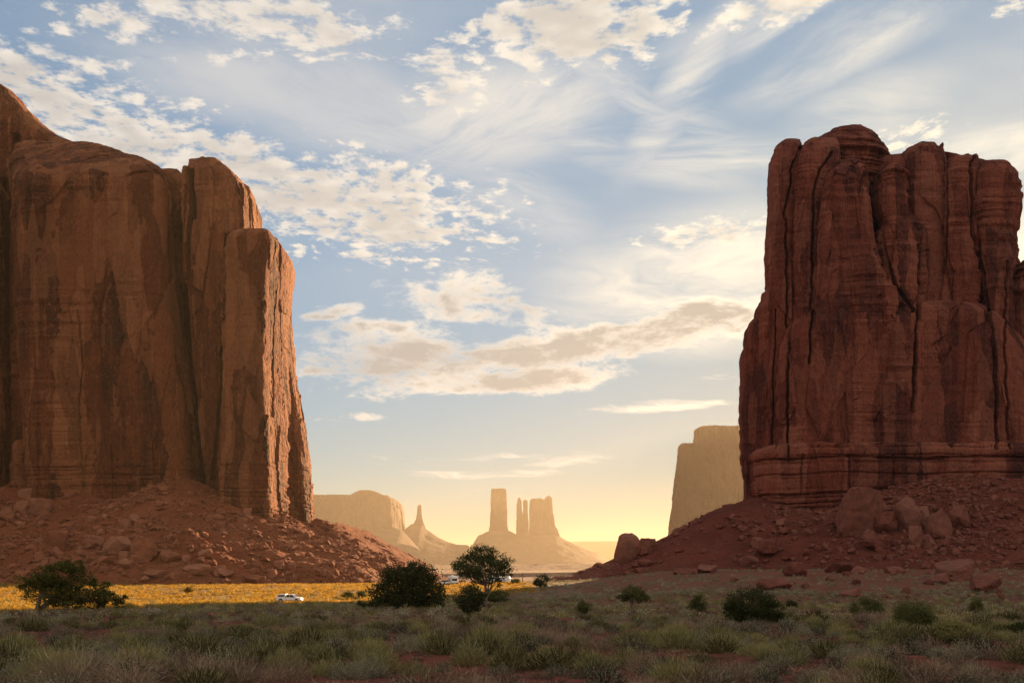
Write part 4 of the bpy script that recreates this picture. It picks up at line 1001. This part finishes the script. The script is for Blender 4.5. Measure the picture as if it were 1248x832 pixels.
def build_trees():
    T = tree
    j = T('juniper_tree', 'leaning multi stemmed juniper with yellow sunlit foliage at the left', 'tree', 45, 744, [(74, 698, 34, 17), (50, 705, 26, 13), (84, 688, 20, 9), (62, 720, 38, 13), (110, 720, 30, 12), (134, 726, 20, 10), (92, 733, 40, 7), (147, 736, 9, 7), (120, 708, 14, 6)], 724, .34, 130, 12500, .15, 1, mat=M_JUNIPER_SUN, stems=3, Y=127, clump=.2, stem_px=62)
    T('juniper_bush', 'biggest dark rounded juniper bush, in the middle left of the valley floor', 'bush', 500, 742, [(502, 712, 32, 26), (478, 718, 24, 24), (520, 722, 22, 20), (505, 698, 20, 13), (485, 734, 34, 9), (450, 738, 18, 5), (528, 735, 16, 8)], 728, .22, 240, 15000, .16, 2, stems=4, clump=.2)
    T('juniper_tree', 'tall round headed juniper tree standing in the middle of the valley', 'tree', 591, 739, [(588, 690, 30, 17), (572, 688, 20, 15), (586, 675, 21, 11), (606, 688, 20, 13), (562, 694, 12, 9), (614, 697, 11, 8), (578, 704, 16, 6), (603, 707, 10, 7)], 713, .30, 150, 7600, .15, 3, clump=.22)
    T('juniper_bush', 'dark upright bush at the foot of the tall round headed tree', 'bush', 572, 750, [(570, 728, 17, 14), (574, 738, 13, 11), (583, 728, 10, 10)], 740, .10, 90, 5000, .10, 4, stems=4, clump=.22)
    T('juniper_bush', 'low dark bush right of the foot of the tall round headed tree', 'bush', 606, 735, [(606, 726, 15, 9), (597, 730, 8, 6)], 729, .10, 50, 2400, .13, 5, stems=3, clump=.22)
    T('juniper_bush', 'small dark bush on the crest right of the valley opening', 'bush', 660, 716, [(661, 707, 9, 7), (655, 710, 6, 5)], 711, .12, 40, 1600, .2, 6, stems=3, clump=.25)
    T('juniper_bush', 'small upright bush below the crest, left of the thin stemmed tree', 'bush', 712, 749, [(712, 740, 8, 9)], 744, .07, 40, 1800, .09, 7, stems=3, clump=.25)
    T('juniper_tree', 'small thin stemmed tree with a flat dark crown on the right slope', 'tree', 770, 753, [(771, 723, 15, 9), (783, 729, 9, 6), (760, 728, 8, 6)], 734, .08, 60, 2600, .09, 8, clump=.24)
    T('juniper_bush', 'small bush between the thin stemmed tree and the largest right bush', 'bush', 852, 747, [(852, 735, 10, 10), (848, 740, 9, 6)], 741, .08, 50, 2200, .09, 9, stems=3, clump=.24)
    T('juniper_bush', 'largest dark round bush on the right half of the flat', 'bush', 918, 762, [(916, 737, 30, 20), (895, 744, 14, 15), (940, 744, 17, 15), (918, 752, 36, 8)], 752, .10, 200, 14000, .065, 10, stems=5, clump=.18)
    T('juniper_bush', 'tiny bush just right of the largest round bush', 'bush', 965, 742, [(965, 736, 7, 5)], 739, .06, 24, 900, .1, 11, stems=2, clump=.25)
    T('juniper_bush', 'low dark bush behind the sandy patch', 'bush', 1057, 754, [(1056, 741, 20, 12), (1066, 746, 12, 8), (1044, 746, 10, 7)], 748, .08, 100, 6000, .075, 12, stems=4, clump=.2)
    T('juniper_bush', 'feathery dark green bush right of the sandy patch', 'bush', 1114, 768, [(1112, 749, 22, 17), (1128, 755, 14, 11), (1100, 757, 13, 10)], 758, .07, 130, 8000, .058, 13, stems=4, clump=.22)
    T('juniper_bush', 'slim small bush near the right edge under the dark boulder', 'bush', 1190, 750, [(1190, 739, 7, 10)], 744, .06, 40, 1700, .08, 14, stems=3, clump=.25)
    T('juniper_bush', 'small dark bush cut by the right edge of the picture', 'bush', 1243, 776, [(1243, 766, 16, 7)], 770, .06, 50, 2200, .06, 15, stems=3, clump=.25)
    T('rabbitbrush', 'wide yellow green rabbitbrush by the right edge, below the feathery bush', 'shrub', 1160, 783, [(1160, 768, 24, 13), (1175, 772, 14, 9)], 776, .04, 130, 7000, .05, 16, mat=M_RABBIT, stems=5, clump=.22)
    T('rabbitbrush', 'round bright yellow bush in the sunlit field under the left butte', 'shrub', 230, 723, [(230, 719, 6, 4)], 721, .05, 30, 900, .16, 17, mat=M_GOLD, stems=3, clump=.28)
    T('juniper_bush', 'small round dark bush in the sunlit field, left of the biggest bush', 'bush', 441, 729, [(441, 724, 6, 5)], 727, .07, 24, 900, .14, 18, stems=3, clump=.28)
    T('juniper_bush', 'low spreading dark bush in the sunlit field, farther left of the biggest bush', 'bush', 424, 729, [(424, 725, 9, 4)], 727, .07, 24, 900, .14, 19, stems=3, clump=.28)
    T('juniper_bush', 'tiny round bush beside the lone wooden post', 'bush', 628, 711, [(628, 708, 6, 3.5)], 709, .07, 24, 800, .2, 20, stems=3, clump=.28)
build_trees()
# ------------------------------------------------------------------ vehicles, post, bleached wood
def flat_mat(name, col, rough=.5, metal=0.0, spec=.4):
    m, t, o = new_mat(name); P = pos(t); n = noise(t, P, 3.0, 4, .6)
    s = bsdf(t, mix(t, n.step(.3, .8) * .25, col, tuple(c * .8 + .03 * k for c, k in zip(col, (1.2, .8, .5)))), rough, metal, spec)
    t.links.new(s.outputs[0], o.inputs[0]); return m
M_WHITE = flat_mat('white_paint', (.80, .80, .78), .35); M_GLASS = flat_mat('tinted_glass', (.02, .022, .026), .08, 0, .6)
M_TYRE = flat_mat('tyre_rubber', (.02, .02, .02), .9); M_RIM = flat_mat('wheel_metal', (.45, .45, .46), .35, .8)
M_TRIM = flat_mat('dark_trim', (.035, .035, .04), .6); M_LAMP = flat_mat('headlight_lens', (.7, .7, .68), .1); M_RED = flat_mat('tail_light', (.35, .02, .015), .25)
M_WOOD = flat_mat('weathered_wood', (.16, .10, .07), .95); M_PALEWOOD = flat_mat('bleached_wood', (.52, .42, .32), .95); M_STRIPE = flat_mat('blue_stripe', (.12, .2, .32), .4)
def prism(prof, y0, y1, bev=.04, seg=2):
    """profile (x, z) swept across the vehicle from y0 to y1, edges rounded"""
    bm = bmesh.new()
    a = [bm.verts.new((x, y0, z)) for x, z in prof]; b = [bm.verts.new((x, y1, z)) for x, z in prof]
    n = len(prof); bm.faces.new(a); bm.faces.new(b[::-1])
    for i in range(n): bm.faces.new((a[i], b[i], b[(i + 1) % n], a[(i + 1) % n]))
    bmesh.ops.recalc_face_normals(bm, faces=bm.faces)
    if bev: bmesh.ops.bevel(bm, geom=list(bm.edges), offset=bev, segments=seg, profile=.5, affect='EDGES')
    return bm
def bmobj(name, bm, mat, parent, smooth=False):
    me = bpy.data.meshes.new(name); bm.to_mesh(me); bm.free(); me.materials.append(mat)
    return link(name, me, parent)
def wheel(parent, x, y, r, side):
    def cyl(rad, dep, n=28):
        bm = bmesh.new(); bmesh.ops.create_cone(bm, cap_ends=True, segments=n, radius1=rad, radius2=rad, depth=dep)
        bmesh.ops.rotate(bm, verts=bm.verts, matrix=Matrix.Rotation(pi / 2, 3, 'X')); return bm
    bm = cyl(r, .24); bmesh.ops.bevel(bm, geom=[e for e in bm.edges if len(e.link_faces) == 2 and max(len(f.verts) for f in e.link_faces) > 4], offset=.05, segments=2, affect='EDGES')
    w = bmobj('wheel', bm, M_TYRE, parent); w.location = (x, y, r)
    bm = cyl(r * .58, .25)
    for k in range(6):
        a = k * pi / 3
    rim = bmobj('rim', bm, M_RIM, w)
    bm = cyl(r * .16, .28, 12); bmobj('hub', bm, M_TRIM, w)
def place(o, px, py, rz=0.0, Y=None):
    if Y is None: x, y = hit(px, py)
    else: x, y = (px - 624) / F * Y, Y
    o.location = (x, y, land1(x, y)); o.rotation_euler = (0, 0, rz)
def window(parent, prof, y, name='window'):
    s = 1 if y > 0 else -1
    return bmobj(name, prism(prof, y - .01, y + .012 * s + .01, 0), M_GLASS, parent)
def build_pickup():
    o = empty('pickup_truck', (0, 0, 0)); tag(o, 'white pickup truck with a camper shell parked in the sunlit yellow field', 'pickup truck')
    W = .92
    bmobj('cab', prism([(-.55, .45), (2.5, .45), (2.62, .60), (2.60, .88), (2.48, 1.02), (1.55, 1.10), (.95, 1.68), (.75, 1.74), (-.35, 1.74), (-.50, 1.66), (-.55, 1.1)], -W, W, .06, 3), M_WHITE, o)
    bmobj('bed', prism([(-2.55, .48), (-.62, .48), (-.62, 1.12), (-2.55, 1.12)], -W, W, .04), M_WHITE, o)
    cp = bmobj('camper_shell', prism([(-2.50, 1.13), (-.66, 1.13), (-.66, 1.76), (-2.2, 1.74), (-2.38, 1.66)], -W * .95, W * .95, .05, 3), M_WHITE, o)
    for s in (-1, 1):
        window(cp, [(-2.2, 1.24), (-.85, 1.24), (-.85, 1.60), (-2.12, 1.58)], s * W * .953)
        window(o, [(-.42, 1.12), (.22, 1.12), (.22, 1.62), (-.38, 1.62)], s * (W + .002)); window(o, [(.30, 1.12), (1.35, 1.12), (.90, 1.58), (.30, 1.62)], s * (W + .002))
        for x in (1.72, -1.62):
            bm = bmesh.new(); bmesh.ops.create_cone(bm, cap_ends=True, segments=28, radius1=.44, radius2=.44, depth=.03)
            bmesh.ops.rotate(bm, verts=bm.verts, matrix=Matrix.Rotation(pi / 2, 3, 'X')); bmesh.ops.translate(bm, verts=bm.verts, vec=(x, s * W, .44)); bmobj('wheel_arch', bm, M_TRIM, o)
            wheel(o, x, s * (W - .08), .37, s)
        bmobj('headlight', prism([(2.50, .74), (2.615, .74), (2.60, .90), (2.46, .94)], s * (W - .32) - .14, s * (W - .32) + .14 + .02 * s, .01, 1), M_LAMP, o)
        bmobj('tail_light', prism([(-2.57, .82), (-2.54, .82), (-2.54, 1.08), (-2.57, 1.08)], s * (W - .12) - .07, s * (W - .12) + .07, 0), M_RED, o)
        bmobj('side_mirror', prism([(1.20, 1.10), (1.34, 1.10), (1.32, 1.26), (1.20, 1.26)], s * (W + .03), s * (W + .20), .02), M_TRIM, o)
        bmobj('sill_trim', prism([(-.5, .42), (1.2, .42), (1.2, .52), (-.5, .52)], s * W - .02, s * W + .02, 0), M_TRIM, o)
        bmobj('door_handle', prism([(.34, 1.0), (.50, 1.0), (.50, 1.04), (.34, 1.04)], s * W - .01, s * (W + .03), 0), M_TRIM, o)
    bmobj('windscreen', prism([(1.50, 1.135), (1.535, 1.145), (.985, 1.675), (.955, 1.665)], -W * .82, W * .82, 0), M_GLASS, o)
    bmobj('front_bumper', prism([(2.50, .40), (2.70, .40), (2.70, .58), (2.50, .58)], -W * .98, W * .98, .03), M_TRIM, o)
    bmobj('rear_bumper', prism([(-2.66, .46), (-2.52, .46), (-2.52, .60), (-2.66, .60)], -W * .96, W * .96, .03), M_RIM, o)
    place(o, 353, 734, radians(-4)); o.scale = (.95, .95, .95); return o
def coach(name, label, cat, L, H, W, px, py, rz, cab=True, low=.45, group=None):
    """boxy caravan or motorhome, nose towards +x"""
    o = empty(name, (0, 0, 0)); tag(o, label, cat, group)
    if cab: prof = [(-L / 2, low), (L / 2, low), (L / 2 + .05, 1.05), (L / 2 - .35, 1.30), (L / 2 - .85, 2.0), (L / 2 - .05, 2.12), (L / 2 - .1, H - .25), (L / 2 - .6, H), (-L / 2 + .15, H), (-L / 2, H - .15)]
    else: prof = [(-L / 2, low), (L / 2 - .3, low), (L / 2, 1.0), (L / 2 - .05, H - .5), (L / 2 - .45, H), (-L / 2 + .2, H), (-L / 2, H - .2)]
    bmobj('body', prism(prof, -W / 2, W / 2, .07, 3), M_WHITE, o)
    for s in (-1, 1):
        for x0, x1 in ((-L * .40, -L * .22), (-L * .12, L * .06)): window(o, [(x0, 1.35), (x1, 1.35), (x1, 1.95), (x0, 1.95)], s * (W / 2 + .002))
        bmobj('side_stripe', prism([(-L * .47, .95), (L * .30, .95), (L * .30, 1.10), (-L * .47, 1.10)], s * W / 2 - .01, s * (W / 2) + .012 * s, 0), M_STRIPE, o)
        bmobj('door', prism([(L * .12, low + .1), (L * .12 + .7, low + .1), (L * .12 + .7, 1.98), (L * .12, 1.98)], s * W / 2 - .012, s * W / 2 + .014 * s, 0), M_WHITE, o)
        for x in ((L * .33, -L * .28) if cab else (-.45, .45)): wheel(o, x, s * (W / 2 - .16), .38, s)
    if cab:
        bmobj('windscreen', prism([(L / 2 - .36, 1.34), (L / 2 - .32, 1.36), (L / 2 - .80, 1.98), (L / 2 - .84, 1.96)], -W * .40, W * .40, 0), M_GLASS, o)
        for s in (-1, 1): bmobj('headlight', prism([(L / 2, .72), (L / 2 + .08, .72), (L / 2 + .06, .92), (L / 2, .92)], s * W * .33 - .16, s * W * .33 + .16, 0), M_LAMP, o)
        bmobj('front_bumper', prism([(L / 2 - .1, low - .05), (L / 2 + .14, low - .05), (L / 2 + .14, low + .2), (L / 2 - .1, low + .2)], -W * .48, W * .48, .03), M_TRIM, o)
    else:
        bmobj('hitch', prism([(L / 2 - .4, .42), (L / 2 + 1.1, .42), (L / 2 + 1.1, .52), (L / 2 - .4, .52)], -.08, .08, .02), M_TRIM, o)
    bmobj('roof_vent', prism([(-L * .2, H), (-L * .2 + .8, H), (-L * .2 + .75, H + .25), (-L * .2 + .05, H + .25)], -.4, .4, .03), M_WHITE, o)
    place(o, px, py, rz); return o
def build_car(label, px, py, rz):
    o = empty('parked_car', (0, 0, 0)); tag(o, label, 'car'); W = .88
    bmobj('body', prism([(-2.2, .35), (2.2, .35), (2.28, .62), (2.1, .86), (1.15, .96), (-1.9, 1.0), (-2.22, .9)], -W, W, .06, 3), M_WHITE, o)
    g = bmobj('cabin', prism([(-1.95, .98), (1.15, .96), (.45, 1.50), (-1.5, 1.56)], -W * .86, W * .86, .05, 2), M_GLASS, o)
    bmobj('roof', prism([(-1.55, 1.53), (.50, 1.47), (.40, 1.56), (-1.45, 1.62)], -W * .84, W * .84, .03, 2), M_WHITE, o)
    for s in (-1, 1):
        for x in (1.4, -1.4): wheel(o, x, s * (W - .1), .33, s)
        bmobj('headlight', prism([(2.1, .66), (2.27, .66), (2.16, .82), (2.05, .82)], s * W * .68 - .15, s * W * .68 + .15, 0), M_LAMP, o)
    place(o, px, py, rz)
build_pickup()
coach('motorhome', 'white motorhome with dark windscreen facing the viewer between bush and tree', 'motorhome', 6.2, 3.0, 2.3, 552, 712, radians(-72))
build_car('low white car parked left of the motorhome beside the big bush', 541, 712, radians(170))
coach('camper_trailer', 'white camper trailer seen through the lower branches of the tall tree', 'camper trailer', 5.2, 2.6, 2.2, 602, 710, radians(8), cab=False)
coach('camper_trailer', 'white camper trailer at the right end of the row, beside the tall tree', 'camper trailer', 4.4, 2.4, 2.1, 615, 710, radians(-10), cab=False)
def build_post():
    x, y = hit(637, 710); H = 12.5 * y / F; w = .15
    o = empty('wooden_post', (x, y, land1(x, y))); tag(o, 'lone dark wooden post on the low crest beside the valley', 'post')
    V, Q, T = tube([(0, 0, -.4), (0, 0, H * .5), (.02, 0, H * .97), (.02, 0, H)], [w, w * .95, w * .88, w * .55], 10); link('shaft', raw_mesh('shaft', V, Q, M_WOOD), o)
    V, Q, T = tube([(-w * 1.3, -w, H * .80), (0, -w * 1.1, H * .80), (w * 1.3, -w, H * .80)], [w * .22] * 3, 6); link('bracket', raw_mesh('bracket', V, Q, M_TRIM), o)
build_post()
def build_wood():
    for (pa, pb, rad, lab) in (((325, 711), (339, 719), .08, 'bleached dead branch lying at the foot of the left slope above the pickup'), ((786, 743), (800, 743), .05, 'thin bleached log lying right of the thin stemmed tree')):
        xa, ya = hit(*pa); xb, yb = hit(*pb)
        if pa[1] == pb[1]: yb = ya; xb = (pb[0] - 624) / F * yb
        a = np.array([xa, ya, land1(xa, ya) + rad * 2]); b = np.array([xb, yb, land1(xb, yb) + rad * 1.2]); m_ = (a + b) / 2; m_[2] = max(m_[2], land1(m_[0], m_[1]) + rad)
        V, Q, T = tube([a - a, m_ * .5 + a * .5 - a, m_ - a, b - a], [rad * .5, rad * .8, rad, rad * 1.3], 8)
        parts = [(V, Q, T)]
        for f in (.35, .6): 
            s = (b - a) * f; parts.append(tube([s, s + np.array([.8, .2, 1.0]) * rad * 6, s + np.array([1.6, .1, 1.6]) * rad * 6], [rad * .5, rad * .35, rad * .15], 6))
        V, Q, T = join(parts); o = link('dead_branch', raw_mesh('dead_branch', V, Q, M_PALEWOOD), loc=a); tag(o, lab, 'branch')
build_wood()
